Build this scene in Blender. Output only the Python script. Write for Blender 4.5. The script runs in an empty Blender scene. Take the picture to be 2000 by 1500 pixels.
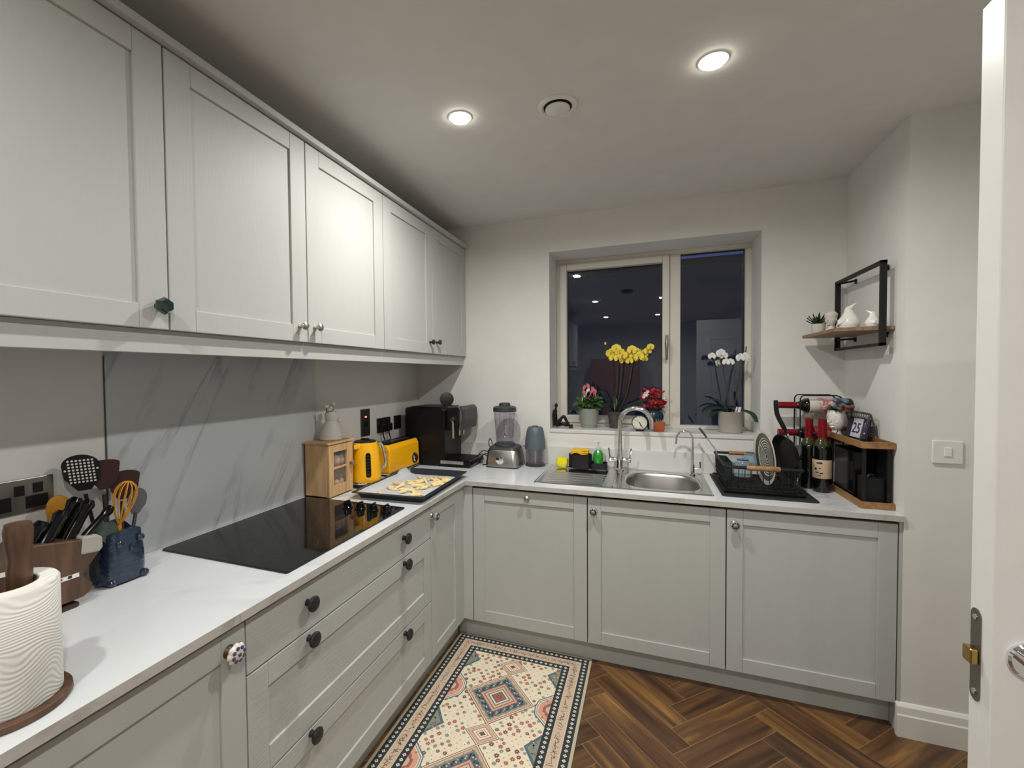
import bpy, math, random
from mathutils import Vector, Matrix, Euler
random.seed(7)
sc = bpy.context.scene
COL = sc.collection
PI = math.pi

# ------------------------------------------------------------------ camera
F_PX = 879.8
_y, _t, _r = math.radians(20.6054), math.radians(-1.5419), math.radians(-0.5123)
fw = Vector((-math.sin(_y)*math.cos(_t), math.cos(_y)*math.cos(_t), math.sin(_t)))
rt = Vector((math.cos(_y), math.sin(_y), 0))
up = rt.cross(fw)
r2 = rt*math.cos(_r)+up*math.sin(_r)
u2 = -rt*math.sin(_r)+up*math.cos(_r)
cam = bpy.data.cameras.new('camera'); camo = bpy.data.objects.new('camera', cam); COL.objects.link(camo)
m = Matrix((r2, u2, -fw)).transposed().to_4x4(); m.translation = Vector((1.5168, .198, 1.4353))
camo.matrix_world = m
cam.sensor_fit = 'HORIZONTAL'; cam.sensor_width = 36; cam.lens = F_PX/2000*36
cam.shift_x = 64.08/2000; cam.shift_y = 5.14/2000; cam.clip_start = .02
sc.camera = camo

# ------------------------------------------------------------------ world, exposure
sc.view_settings.view_transform = 'Standard'; sc.view_settings.look = 'None'
sc.view_settings.gamma = 1; sc.view_settings.use_curve_mapping = False
sc.view_settings.exposure = 0.18
w = bpy.data.worlds.new('dusk_sky'); sc.world = w; w.use_nodes = True
w.node_tree.nodes['Background'].inputs[0].default_value = (.20, .27, .62, 1)
w.node_tree.nodes['Background'].inputs[1].default_value = .30
sc.cycles.sample_clamp_indirect = 4
sc.cycles.max_bounces = 8
LAMP_POWER = 12.4
LAMP_COLOR = (1, .985, .945)
LAMP_SPREAD = 171

# ------------------------------------------------------------------ materials
MATS = {}
def mat(name, col, rough=.5, metal=0, bump=None, var=None, coat=0, trans=0, emit=None, spec=.5, ior=1.45, sub=0):
    """bump=(scale,strength,(sx,sy,sz)) ; var=(scale, amount, stretch)"""
    if name in MATS: return MATS[name]
    m = bpy.data.materials.new(name); m.use_nodes = True; nt = m.node_tree; N = nt.nodes; L = nt.links
    b = N['Principled BSDF']
    b.inputs['Base Color'].default_value = (*col, 1); b.inputs['Roughness'].default_value = rough
    b.inputs['Metallic'].default_value = metal; b.inputs['Coat Weight'].default_value = coat
    b.inputs['Specular IOR Level'].default_value = spec; b.inputs['IOR'].default_value = ior
    b.inputs['Transmission Weight'].default_value = trans
    if sub: b.inputs['Subsurface Weight'].default_value = sub; b.inputs['Subsurface Scale'].default_value = .01
    if emit: b.inputs['Emission Color'].default_value = (*emit[0], 1); b.inputs['Emission Strength'].default_value = emit[1]
    def mapped(st):
        tc = N.new('ShaderNodeTexCoord'); mp = N.new('ShaderNodeMapping'); mp.inputs['Scale'].default_value = st
        L.new(tc.outputs['Object'], mp.inputs[0]); return mp
    if var is None: var = (9, .06, (1, 1, 1))
    mp = mapped(var[2]); nz = N.new('ShaderNodeTexNoise'); nz.inputs['Scale'].default_value = var[0]; nz.inputs['Detail'].default_value = 4
    L.new(mp.outputs[0], nz.inputs[0])
    mx = N.new('ShaderNodeMix'); mx.data_type = 'RGBA'
    mx.inputs[6].default_value = (*[c*(1-var[1]) for c in col], 1); mx.inputs[7].default_value = (*[min(1, c*(1+var[1])) for c in col], 1)
    L.new(nz.outputs[0], mx.inputs[0]); L.new(mx.outputs[2], b.inputs['Base Color'])
    if bump:
        mp = mapped(bump[2] if len(bump) > 2 else (1, 1, 1)); nz = N.new('ShaderNodeTexNoise'); nz.inputs['Scale'].default_value = bump[0]; nz.inputs['Detail'].default_value = 3
        L.new(mp.outputs[0], nz.inputs[0]); bp = N.new('ShaderNodeBump'); bp.inputs['Strength'].default_value = bump[1]; bp.inputs['Distance'].default_value = .004
        L.new(nz.outputs[0], bp.inputs['Height']); L.new(bp.outputs[0], b.inputs['Normal'])
    MATS[name] = m; return m

def glassy(name, col, alpha=.25, rough=.03, tint=None):
    """thin clear glass / plastic: transparent body with a real gloss"""
    if name in MATS: return MATS[name]
    m = bpy.data.materials.new(name); m.use_nodes = True; nt = m.node_tree; N = nt.nodes; L = nt.links
    N.remove(N['Principled BSDF']); out = N['Material Output']
    tr = N.new('ShaderNodeBsdfTransparent'); tr.inputs[0].default_value = (*(tint or col), 1)
    gl = N.new('ShaderNodeBsdfPrincipled'); gl.inputs['Base Color'].default_value = (*col, 1); gl.inputs['Roughness'].default_value = rough
    nz = N.new('ShaderNodeTexNoise'); nz.inputs['Scale'].default_value = 6
    ra = N.new('ShaderNodeMapRange'); ra.inputs[3].default_value = alpha*.9; ra.inputs[4].default_value = alpha*1.1
    L.new(nz.outputs[0], ra.inputs[0])
    mx = N.new('ShaderNodeMixShader'); L.new(ra.outputs[0], mx.inputs[0]); L.new(tr.outputs[0], mx.inputs[1]); L.new(gl.outputs[0], mx.inputs[2])
    lw = N.new('ShaderNodeLayerWeight'); lw.inputs[0].default_value = .5
    pw = N.new('ShaderNodeMath'); pw.operation = 'POWER'; pw.inputs[1].default_value = 4.5; L.new(lw.outputs['Facing'], pw.inputs[0])
    fr = N.new('ShaderNodeMath'); fr.operation = 'MULTIPLY_ADD'; fr.inputs[1].default_value = .85; fr.inputs[2].default_value = .045; L.new(pw.outputs[0], fr.inputs[0])
    g2 = N.new('ShaderNodeBsdfGlossy'); g2.inputs['Roughness'].default_value = rough
    m2 = N.new('ShaderNodeMixShader'); L.new(fr.outputs[0], m2.inputs[0]); L.new(mx.outputs[0], m2.inputs[1]); L.new(g2.outputs[0], m2.inputs[2])
    L.new(m2.outputs[0], out.inputs[0]); MATS[name] = m; return m

def marble(name, base, vein, scale, rot, rough, amt=1.0, thresh=.04, stretch=(1, .25, 1), lo=.45):
    m = bpy.data.materials.new(name); m.use_nodes = True; nt = m.node_tree; N = nt.nodes; L = nt.links; b = N['Principled BSDF']
    b.inputs['Roughness'].default_value = rough
    tc = N.new('ShaderNodeTexCoord'); mp = N.new('ShaderNodeMapping'); mp.inputs['Rotation'].default_value = rot
    mp2 = N.new('ShaderNodeMapping'); mp2.inputs['Scale'].default_value = stretch
    L.new(tc.outputs['Object'], mp.inputs[0]); L.new(mp.outputs[0], mp2.inputs[0])
    nz = N.new('ShaderNodeTexNoise'); nz.inputs['Scale'].default_value = scale; nz.inputs['Detail'].default_value = 7; nz.inputs['Roughness'].default_value = .55; nz.inputs['Distortion'].default_value = .5
    L.new(mp2.outputs[0], nz.inputs[0])
    s = N.new('ShaderNodeMath'); s.operation = 'SUBTRACT'; s.inputs[1].default_value = .5; L.new(nz.outputs[0], s.inputs[0])
    a = N.new('ShaderNodeMath'); a.operation = 'ABSOLUTE'; L.new(s.outputs[0], a.inputs[0])
    r = N.new('ShaderNodeMapRange'); r.inputs[1].default_value = 0; r.inputs[2].default_value = thresh; r.inputs[3].default_value = amt; r.inputs[4].default_value = 0
    L.new(a.outputs[0], r.inputs[0])
    n2 = N.new('ShaderNodeTexNoise'); n2.inputs['Scale'].default_value = scale*.8; n2.inputs['Detail'].default_value = 3; L.new(mp.outputs[0], n2.inputs[0])
    r2_ = N.new('ShaderNodeMapRange'); r2_.inputs[1].default_value = lo; r2_.inputs[2].default_value = lo+.25; L.new(n2.outputs[0], r2_.inputs[0])
    mu = N.new('ShaderNodeMath'); mu.operation = 'MULTIPLY'; L.new(r.outputs[0], mu.inputs[0]); L.new(r2_.outputs[0], mu.inputs[1])
    n3 = N.new('ShaderNodeTexNoise'); n3.inputs['Scale'].default_value = scale*.6; L.new(mp2.outputs[0], n3.inputs[0])
    c0 = N.new('ShaderNodeMix'); c0.data_type = 'RGBA'; c0.inputs[6].default_value = (*base, 1); c0.inputs[7].default_value = (*[x*.93 for x in base], 1); L.new(n3.outputs[0], c0.inputs[0])
    mx = N.new('ShaderNodeMix'); mx.data_type = 'RGBA'; L.new(mu.outputs[0], mx.inputs[0]); L.new(c0.outputs[2], mx.inputs[6]); mx.inputs[7].default_value = (*vein, 1)
    L.new(mx.outputs[2], b.inputs['Base Color']); return m

def wood(name, c1, c2, scale=6, stretch=(1, 1, 8), rough=.5, bump=.15, coord='Object'):
    m = bpy.data.materials.new(name); m.use_nodes = True; nt = m.node_tree; N = nt.nodes; L = nt.links; b = N['Principled BSDF']
    b.inputs['Roughness'].default_value = rough
    tc = N.new('ShaderNodeTexCoord'); mp = N.new('ShaderNodeMapping'); mp.inputs['Scale'].default_value = stretch; L.new(tc.outputs[coord], mp.inputs[0])
    nz = N.new('ShaderNodeTexNoise'); nz.inputs['Scale'].default_value = scale; nz.inputs['Detail'].default_value = 6; nz.inputs['Distortion'].default_value = .6; L.new(mp.outputs[0], nz.inputs[0])
    r = N.new('ShaderNodeValToRGB'); r.color_ramp.elements[0].position = .33; r.color_ramp.elements[1].position = .68
    r.color_ramp.elements[0].color = (*c1, 1); r.color_ramp.elements[1].color = (*c2, 1)
    L.new(nz.outputs[0], r.inputs[0]); L.new(r.outputs[0], b.inputs['Base Color'])
    bp = N.new('ShaderNodeBump'); bp.inputs['Strength'].default_value = bump; bp.inputs['Distance'].default_value = .002
    L.new(nz.outputs[0], bp.inputs['Height']); L.new(bp.outputs[0], b.inputs['Normal']); return m

M_wall = mat('wall_paint', (.72, .712, .68), .85, bump=(160, .05))
M_ceil = mat('ceiling_paint', (.70, .69, .665), .9, bump=(160, .05))
M_trim = mat('trim_paint', (.78, .77, .73), .35)
M_cab = mat('cabinet_paint', (.468, .478, .455), .52, spec=.3, bump=(20, .10, (14, 14, .6)), var=(5, .03, (4, 4, 1)))
M_cabh = mat('cabinet_paint_horizontal', (.468, .478, .455), .52, spec=.3, bump=(20, .22, (14, .6, 14)), var=(5, .03, (4, 1, 4)))
M_carc = mat('carcass_edge', (.07, .066, .06), .6)  # darkened so the carcass carries the shade of the door gaps
M_dark = mat('gap_shade', (.03, .028, .025), .8)  # near-black colour for the shade inside vent and toaster openings
M_top = marble('worktop_marble', (.665, .685, .697), (.31, .31, .32), 2.2, (0, 0, .9), .22, .75, .045, lo=.42)
M_sill = marble('sill_marble', (.68, .675, .65), (.33, .33, .33), 3.0, (0, 0, .5), .3, .6, .04)
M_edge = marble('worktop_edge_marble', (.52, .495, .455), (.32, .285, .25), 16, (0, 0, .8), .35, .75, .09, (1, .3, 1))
M_splash = marble('splashback_marble', (.56, .59, .60), (.24, .25, .27), 4.2, (.50, 0, 0), .22, .62, .032, (1, 1, .13), .36)
M_chrome = mat('chrome', (.82, .82, .83), .06, 1, var=(9, .02, (1, 1, 1)))
M_steel = mat('brushed_steel', (.50, .49, .47), .26, 1, bump=(60, .06, (1, 12, 12)))
M_steelp = mat('polished_steel', (.60, .60, .59), .14, 1, var=(9, .03, (1, 1, 1)))
M_bowl = mat('satin_steel', (.42, .41, .39), .33, 1)
M_black = mat('black_plastic', (.008, .008, .009), .42, spec=.3)
M_blackg = mat('black_gloss', (.004, .004, .005), .14, spec=.35)
M_blackm = mat('black_powder_coat', (.011, .012, .012), .5, spec=.3)
M_dgrey = mat('dark_grey_plastic', (.040, .043, .048), .45)
M_mgrey = mat('blue_grey_plastic', (.095, .12, .135), .42)
M_hob = mat('hob_glass', (.006, .006, .007), .05, var=(9, .3, (1, 1, 1)))
M_ring = mat('hob_marking', (.045, .045, .045), .15)
M_yel = mat('yellow_enamel', (.92, .45, .004), .22, coat=.5, var=(4, .02, (1, 1, 1)))
M_oak = wood('oak', (.46, .27, .12), (.68, .44, .22), 5, (3, 9, .8), .5)
M_bamb = wood('acacia', (.22, .105, .04), (.36, .19, .075), 5, (9, 1, 9), .45)
M_waln = wood('walnut', (.045, .022, .012), (.110, .056, .030), 6, (6, 6, 1), .42)
M_shelf = wood('shelf_wood', (.17, .105, .06), (.30, .20, .12), 6, (12, 1, 12), .6)
M_white = mat('white_ceramic', (.78, .75, .69), .14, coat=.4)
M_whitem = mat('matt_white_ceramic', (.62, .59, .53), .55, bump=(40, .2))
M_plast = mat('white_plastic', (.72, .71, .69), .3)
M_paper = mat('paper', (.80, .79, .75), .9)
M_bake = mat('baking_paper', (.55, .57, .59), .7, bump=(25, .3))
M_tray = mat('tray_steel', (.035, .04, .05), .35, .3)
M_pot = mat('potato', (.86, .68, .33), .55, bump=(60, .3), sub=.05)
M_potd = mat('potato_browned', (.74, .50, .19), .55, bump=(60, .3))
M_green = mat('leaf_green', (.045, .10, .022), .45, var=(20, .35, (1, 1, 1)))
M_dgreen = mat('leaf_dark_green', (.018, .04, .014), .4, var=(20, .3, (1, 1, 1)))
M_stem = mat('stem', (.05, .045, .02), .6)
M_yfl = mat('yellow_petal', (.80, .62, .06), .6, var=(40, .15, (1, 1, 1)), sub=.05)
M_wfl = mat('white_petal', (.80, .78, .74), .6, sub=.05)
M_red = mat('red_petal', (.30, .008, .015), .55, var=(40, .3, (1, 1, 1)))
M_pink = mat('pink_petal', (.62, .16, .17), .55)
M_sage = mat('sage_ceramic', (.27, .29, .255), .4)
M_beige = mat('beige_ceramic', (.36, .335, .285), .45)
M_terra = mat('terracotta', (.38, .085, .028), .6)
M_soil = mat('soil', (.02, .014, .01), .95, bump=(90, .8))
M_navy = mat('navy_ceramic', (.012, .025, .05), .25)
M_blue = mat('blue_glaze', (.012, .026, .052), .12, bump=(45, 1.0, (1, 1, 2.2)), var=(14, .35, (1, 1, 1)), coat=.6)
M_spy = mat('sponge_yellow', (.75, .66, .015), .9, bump=(80, .8))
M_spo = mat('cloth_orange_yellow', (.78, .45, .01), .85, bump=(60, .5))
M_soap = mat('green_soap', (.02, .26, .025), .10, coat=.5, var=(30, .3, (1, 1, 1)))
M_brass = mat('brass', (.45, .30, .10), .25, 1)
M_nickel = mat('satin_nickel', (.52, .49, .45), .28, 1)
M_agedm = mat('aged_black_metal', (.025, .024, .024), .35, .4, bump=(220, 1.0))
M_emer = mat('dark_green_glass', (.004, .022, .020), .06, coat=.6)
M_kblue = mat('painted_blue', (.035, .06, .16), .15, coat=.5, var=(60, .6, (1, 1, 1)))
M_kcream = mat('painted_cream', (.72, .62, .55), .2, coat=.5)
M_lead = glassy('window_glass', (.03, .04, .06), .05, .0, (.90, .93, .97))
M_clear = glassy('clear_plastic', (.30, .29, .33), .06, .06, (.94, .93, .96))
M_smoke = glassy('smoked_plastic', (.10, .10, .12), .35, .08, (.62, .62, .66))
M_bglass = glassy('bluish_glass', (.40, .50, .55), .25, .04, (.86, .93, .97))
M_eggpane = glassy('misty_glass', (.45, .44, .45), .10, .06, (.98, .98, .98))
M_egg = mat('egg_shell', (.66, .40, .27), .6)
M_bott = mat('dark_wine_glass', (.004, .005, .004), .06, coat=.5)
M_bottg = mat('olive_wine_glass', (.040, .038, .004), .07, coat=.5)
M_foil = mat('red_foil', (.22, .006, .012), .3, .2, bump=(120, .4))
M_label = mat('label_paper', (.56, .42, .27), .7)
M_ink = mat('dark_ink', (.03, .02, .02), .7)
M_cwhite = mat('card_white', (.60, .58, .68), .7)
M_cnavy = mat('card_navy', (.02, .018, .045), .6)
M_bronze = mat('antique_brown_metal', (.10, .075, .06), .4, .5)
M_frame = mat('window_frame_paint', (.66, .63, .56), .4)
M_orange = mat('mustard_silicone', (.50, .22, .01), .5)
M_brown = mat('brown_silicone', (.045, .014, .010), .5)
M_teal = mat('grey_green_silicone', (.06, .09, .075), .5)
M_neon = mat('red_neon', (.6, .02, .01), .4, emit=((1, .25, .15), 3))
M_lens = mat('lit_lens', (1, 1, 1), .5, emit=((1, .93, .80), 30))
M_patred = wood('red_floral', (.38, .02, .03), (.72, .62, .60), 75, (1, 1, 1), .5, 0)
M_patblue = wood('blue_floral', (.004, .012, .035), (.16, .25, .32), 45, (1, 1, 1), .25, 0)
M_berry = mat('dusky_flower', (.16, .07, .055), .7, var=(60, .6, (1, 1, 1)))
M_cream = mat('cream_stoneware', (.72, .68, .54), .25, coat=.3)
M_plateg = mat('plate_grey_glaze', (.045, .05, .055), .3)
M_brick = mat('outside_wall', (.05, .055, .075), .9)
M_grout = mat('floor_joint', (.26, .155, .075), .6)

# ------------------------------------------------------------------ mesh builder
WLOC = {}
class B:
    def __init__(s): s.v = []; s.f = []; s.m = []; s.T = Matrix.Identity(4); s.sm = []
    def add(s, vs, fs, m=0, smooth=True):
        n = len(s.v); s.v += [s.T @ Vector(p) for p in vs]
        for f in fs: s.f.append([i+n for i in f]); s.m.append(m); s.sm.append(smooth)
        return s
    def box(s, x0, x1, y0, y1, z0, z1, m=0):
        v = [(x, y, z) for z in (z0, z1) for y in (y0, y1) for x in (x0, x1)]
        return s.add(v, [(0, 2, 3, 1), (4, 5, 7, 6), (0, 1, 5, 4), (2, 6, 7, 3), (0, 4, 6, 2), (1, 3, 7, 5)], m, False)
    def lathe(s, prof, c=(0, 0, 0), n=28, m=0, axis='z', sx=1, sy=1, smooth=True, sq=2.0, cap=True):
        A = {'z': lambda a, b, h: (a, b, h), 'x': lambda a, b, h: (h, a, b), 'y': lambda a, b, h: (a, h, b)}[axis]
        vs = []; fs = []
        for r, h in prof:
            for i in range(n):
                t = 2*PI*i/n; ct, st = math.cos(t), math.sin(t)
                if sq != 2.0: k = (abs(ct)**sq+abs(st)**sq)**(-1/sq)
                else: k = 1
                p = A(r*k*ct*sx, r*k*st*sy, h); vs.append((p[0]+c[0], p[1]+c[1], p[2]+c[2]))
        flip = axis == 'y'
        for j in range(len(prof)-1):
            for i in range(n):
                a, b = j*n+i, j*n+(i+1) % n; f = (a, b, b+n, a+n); fs.append(f[::-1] if flip else f)
        if cap:
            f0 = tuple(range(n))[::-1]; f1 = tuple(range((len(prof)-1)*n, len(prof)*n))
            if prof[0][0] > 1e-5: fs.append(f0[::-1] if flip else f0)
            if prof[-1][0] > 1e-5: fs.append(f1[::-1] if flip else f1)
        return s.add(vs, fs, m, smooth)
    def cyl(s, c, r, h, m=0, axis='z', n=28): return s.lathe([(r, 0), (r, h)], c, n, m, axis)
    def tube(s, pts, r, n=8, m=0, closed=False):
        pts = [Vector(p) for p in pts]; N_ = len(pts); rs = r if isinstance(r, (list, tuple)) else [r]*N_
        vs = []; fs = []; up_ = None
        for i, p in enumerate(pts):
            if closed: d = pts[(i+1) % N_]-pts[i-1]
            else: d = pts[min(i+1, N_-1)]-pts[max(i-1, 0)]
            if d.length < 1e-9: d = Vector((0, 0, 1))
            d.normalize()
            if up_ is None:
                up_ = Vector((0, 0, 1)) if abs(d.z) < .9 else Vector((1, 0, 0))
            a = up_-d*up_.dot(d)
            if a.length < 1e-4: a = d.orthogonal()
            a.normalize(); up_ = a; b = d.cross(a)
            for k in range(n):
                t = 2*PI*k/n; vs.append(tuple(p+(a*math.cos(t)+b*math.sin(t))*rs[i]))
        R = N_ if closed else N_-1
        for i in range(R):
            for k in range(n):
                j = (i+1) % N_; fs.append((i*n+k, i*n+(k+1) % n, j*n+(k+1) % n, j*n+k))
        if not closed: fs += [tuple(range(n))[::-1], tuple(range((N_-1)*n, N_*n))]
        return s.add(vs, fs, m)
    def ell(s, c, r, m=0, n=16, k=10, R=None):
        if not isinstance(r, (list, tuple)): r = (r, r, r)
        vs = [(0, 0, -1)]
        for j in range(1, k):
            a = PI*j/k-PI/2
            for i in range(n): t = 2*PI*i/n; vs.append((math.cos(a)*math.cos(t), math.cos(a)*math.sin(t), math.sin(a)))
        vs.append((0, 0, 1)); o = []
        for p in vs:
            q = Vector((p[0]*r[0], p[1]*r[1], p[2]*r[2]))
            if R: q = R @ q
            o.append(tuple(q+Vector(c)))
        fs = [(0, 1+(i+1) % n, 1+i) for i in range(n)]
        for j in range(k-2):
            for i in range(n): a, b = 1+j*n+i, 1+j*n+(i+1) % n; fs.append((a, b, b+n, a+n))
        e = len(vs)-1; q = 1+(k-2)*n
        fs += [(q+i, q+(i+1) % n, e) for i in range(n)]
        return s.add(o, fs, m)
    def prism(s, poly, axis, a, b, m=0, smooth=False):
        A = {'z': lambda p, h: (p[0], p[1], h), 'x': lambda p, h: (h, p[0], p[1]), 'y': lambda p, h: (p[0], h, p[1])}[axis]
        n = len(poly); vs = [A(p, a) for p in poly]+[A(p, b) for p in poly]
        fs = [tuple(range(n))[::-1], tuple(range(n, 2*n))]+[(i, (i+1) % n, (i+1) % n+n, i+n) for i in range(n)]
        ar = sum(poly[i][0]*poly[(i+1) % n][1]-poly[(i+1) % n][0]*poly[i][1] for i in range(n))
        if (ar < 0) != (b < a) != (axis == 'y'): fs = [f[::-1] for f in fs]
        return s.add(vs, fs, m, smooth)
    def strip(s, pts, wid, nrm=(0, 0, 1), m=0, th=.0006):
        """a leaf / petal: a tapered curved blade with a little thickness. wid per point"""
        pts = [Vector(p) for p in pts]; nr = Vector(nrm); vs = []; fs = []
        for i, p in enumerate(pts):
            d = pts[min(i+1, len(pts)-1)]-pts[max(i-1, 0)]; d.normalize()
            sd = d.cross(nr); sd = sd.normalized() if sd.length > 1e-4 else d.orthogonal().normalized()
            u_ = sd.cross(d).normalized(); ww = wid[i]
            vs += [tuple(p-sd*ww+u_*ww*.25), tuple(p-u_*th), tuple(p+sd*ww+u_*ww*.25), tuple(p+u_*th)]
        for i in range(len(pts)-1):
            for k in range(4): fs.append((i*4+k, i*4+(k+1) % 4, i*4+4+(k+1) % 4, i*4+4+k))
        fs += [(3, 2, 1, 0), tuple(range(len(pts)*4-4, len(pts)*4))]
        return s.add(vs, fs, m)
    def build(s, name, mats, parent=None, bev=0, label=None, seg=2, loc=None):
        if not isinstance(mats, (list, tuple)): mats = [mats]
        if parent is not None: o0 = WLOC[parent.name] if loc is None else Vector(loc)
        elif loc is not None: o0 = Vector(loc)
        else:
            xs = [p.x for p in s.v]; ys = [p.y for p in s.v]; zs = [p.z for p in s.v]
            o0 = Vector(((min(xs)+max(xs))/2, (min(ys)+max(ys))/2, min(zs)))
        me = bpy.data.meshes.new(name); me.from_pydata([tuple(p-o0) for p in s.v], [], s.f)
        for q in mats: me.materials.append(q)
        me.polygons.foreach_set('material_index', s.m); me.polygons.foreach_set('use_smooth', s.sm); me.update()
        o = bpy.data.objects.new(name, me); COL.objects.link(o)
        if parent is not None: o.parent = parent; o.location = o0-WLOC[parent.name]
        else: o.location = o0
        WLOC[o.name] = o0
        if any(s.sm):
            try: me.set_sharp_from_angle(angle=math.radians(38))
            except Exception: pass
        if bev:
            md = o.modifiers.new('bevel', 'BEVEL'); md.width = bev; md.segments = seg; md.limit_method = 'ANGLE'; md.angle_limit = math.radians(50)
        if label: o['label'] = label
        return o
def tag(o, label=None, cat=None, group=None, kind=None):
    if label: o['label'] = label
    if cat: o['category'] = cat
    if group: o['group'] = group
    if kind: o['kind'] = kind
    return o
def thing(name, loc, label, cat, group=None):
    o = bpy.data.objects.new(name, None); o.empty_display_size = .05; COL.objects.link(o); o.location = loc; WLOC[o.name] = Vector(loc)
    return tag(o, label, cat, group)
def struct(o): o['kind'] = 'structure'; return o
def dup(root, loc, rz=None, label=None, group=None, scale=None):
    r = root.copy(); COL.objects.link(r); r.location = loc; WLOC[r.name] = Vector(loc)
    if rz is not None: r.rotation_euler = (0, 0, rz) if not isinstance(rz, tuple) else rz
    if scale: r.scale = (scale,)*3
    if label: r['label'] = label
    if group: r['group'] = group
    for ch in root.children:
        c = ch.copy(); COL.objects.link(c); c.parent = r
        for g in ch.children: d = g.copy(); COL.objects.link(d); d.parent = c
    return r
def arc(c, r, a0, a1, n, plane='xz'):
    o = []
    for i in range(n+1):
        t = math.radians(a0+(a1-a0)*i/n); a, b = r*math.cos(t), r*math.sin(t)
        o.append({'xz': (c[0]+a, c[1], c[2]+b), 'yz': (c[0], c[1]+a, c[2]+b), 'xy': (c[0]+a, c[1]+b, c[2])}[plane])
    return o
def rrect(x0, x1, y0, y1, r, n=5):
    o = []
    for cx, cy, a in ((x1-r, y1-r, 0), (x0+r, y1-r, 90), (x0+r, y0+r, 180), (x1-r, y0+r, 270)):
        for i in range(n+1): t = math.radians(a+90*i/n); o.append((cx+r*math.cos(t), cy+r*math.sin(t)))
    return o
def smooth_path(pts, n=6):
    P = [Vector(p) for p in pts]; P = [P[0]*2-P[1]]+P+[P[-1]*2-P[-2]]; o = []
    for i in range(1, len(P)-2):
        for k in range(n):
            t = k/n; a, b, c, d = P[i-1], P[i], P[i+1], P[i+2]
            o.append(.5*((2*b)+(-a+c)*t+(2*a-5*b+4*c-d)*t*t+(-a+3*b-3*c+d)*t**3))
    o.append(P[-2]); return o
def text_mesh(bld, txt, size, origin, xdir, ydir, m=0, depth=.0006):
    cu = bpy.data.curves.new('t', 'FONT'); cu.body = txt; cu.size = size; cu.extrude = depth; cu.resolution_u = 3; cu.align_x = 'CENTER'; cu.align_y = 'CENTER'
    ob = bpy.data.objects.new('t', cu); COL.objects.link(ob); bpy.context.view_layer.update()
    me = bpy.data.meshes.new_from_object(ob.evaluated_get(bpy.context.evaluated_depsgraph_get()))
    X = Vector(xdir).normalized(); Y = Vector(ydir).normalized(); Z = X.cross(Y); O = Vector(origin)
    bld.add([tuple(O+X*v.co.x+Y*v.co.y+Z*v.co.z) for v in me.vertices], [tuple(p.vertices) for p in me.polygons], m, False)
    bpy.data.objects.remove(ob); bpy.data.meshes.remove(me); bpy.data.curves.remove(cu)

# ------------------------------------------------------------------ room shell
H = 2.41; D = 3.0; R = 2.451; E = 2.412; RX = 2.80; Y0 = -3.2; T = .87
WX0, WX1, WZ0, WZ1 = .936, 2.082, 1.09, 2.192
struct(B().box(-.15, 4.3, Y0-.15, 3.35, H, H+.12).build('ceiling', M_ceil))
struct(B().box(-.15, 0, Y0-.15, 3.35, 0, H).build('wall_left', M_wall))
struct(B().box(0, WX0, D, 3.35, 0, H).box(WX1, R, D, 3.35, 0, H).box(WX0, WX1, D, 3.35, WZ1, H).box(WX0, WX1, D, 3.35, 0, 1.068).build('wall_back', M_wall))
struct(B().box(R, RX+.15, E, 3.35, 0, H).build('wall_right', M_wall))
struct(B().box(RX, RX+.12, 1.20, E, 0, H).box(RX, RX+.12, Y0, .28, 0, H).box(RX, RX+.12, .28, 1.20, 2.02, H).build('wall_entrance', M_wall))
struct(B().box(0, 4.3, Y0-.15, Y0, 0, H).build('wall_rear', M_wall))
struct(B().box(4.0, 4.15, Y0, E, 0, H).box(RX+.12, 4.0, E-.9, E-.8, 0, H).build('wall_hall', M_wall))
sk = B(); prof = [(0, 0), (-.020, 0), (-.020, .085), (-.016, .09), (-.014, .118), (-.006, .128), (0, .13)]
sk.prism([(E+a, z) for a, z in prof], 'x', 2.432, RX)
struct(sk.build('baseboard_right', M_trim))
# doorway casing
cs = B().box(RX-.018, RX, 1.19, 1.26, 0, 2.04).box(RX-.018, RX, .22, .29, 0, 2.04).box(RX-.018, RX, .22, 1.26, 2.0, 2.07)
struct(cs.build('trim_1', M_trim, bev=.003))

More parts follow.
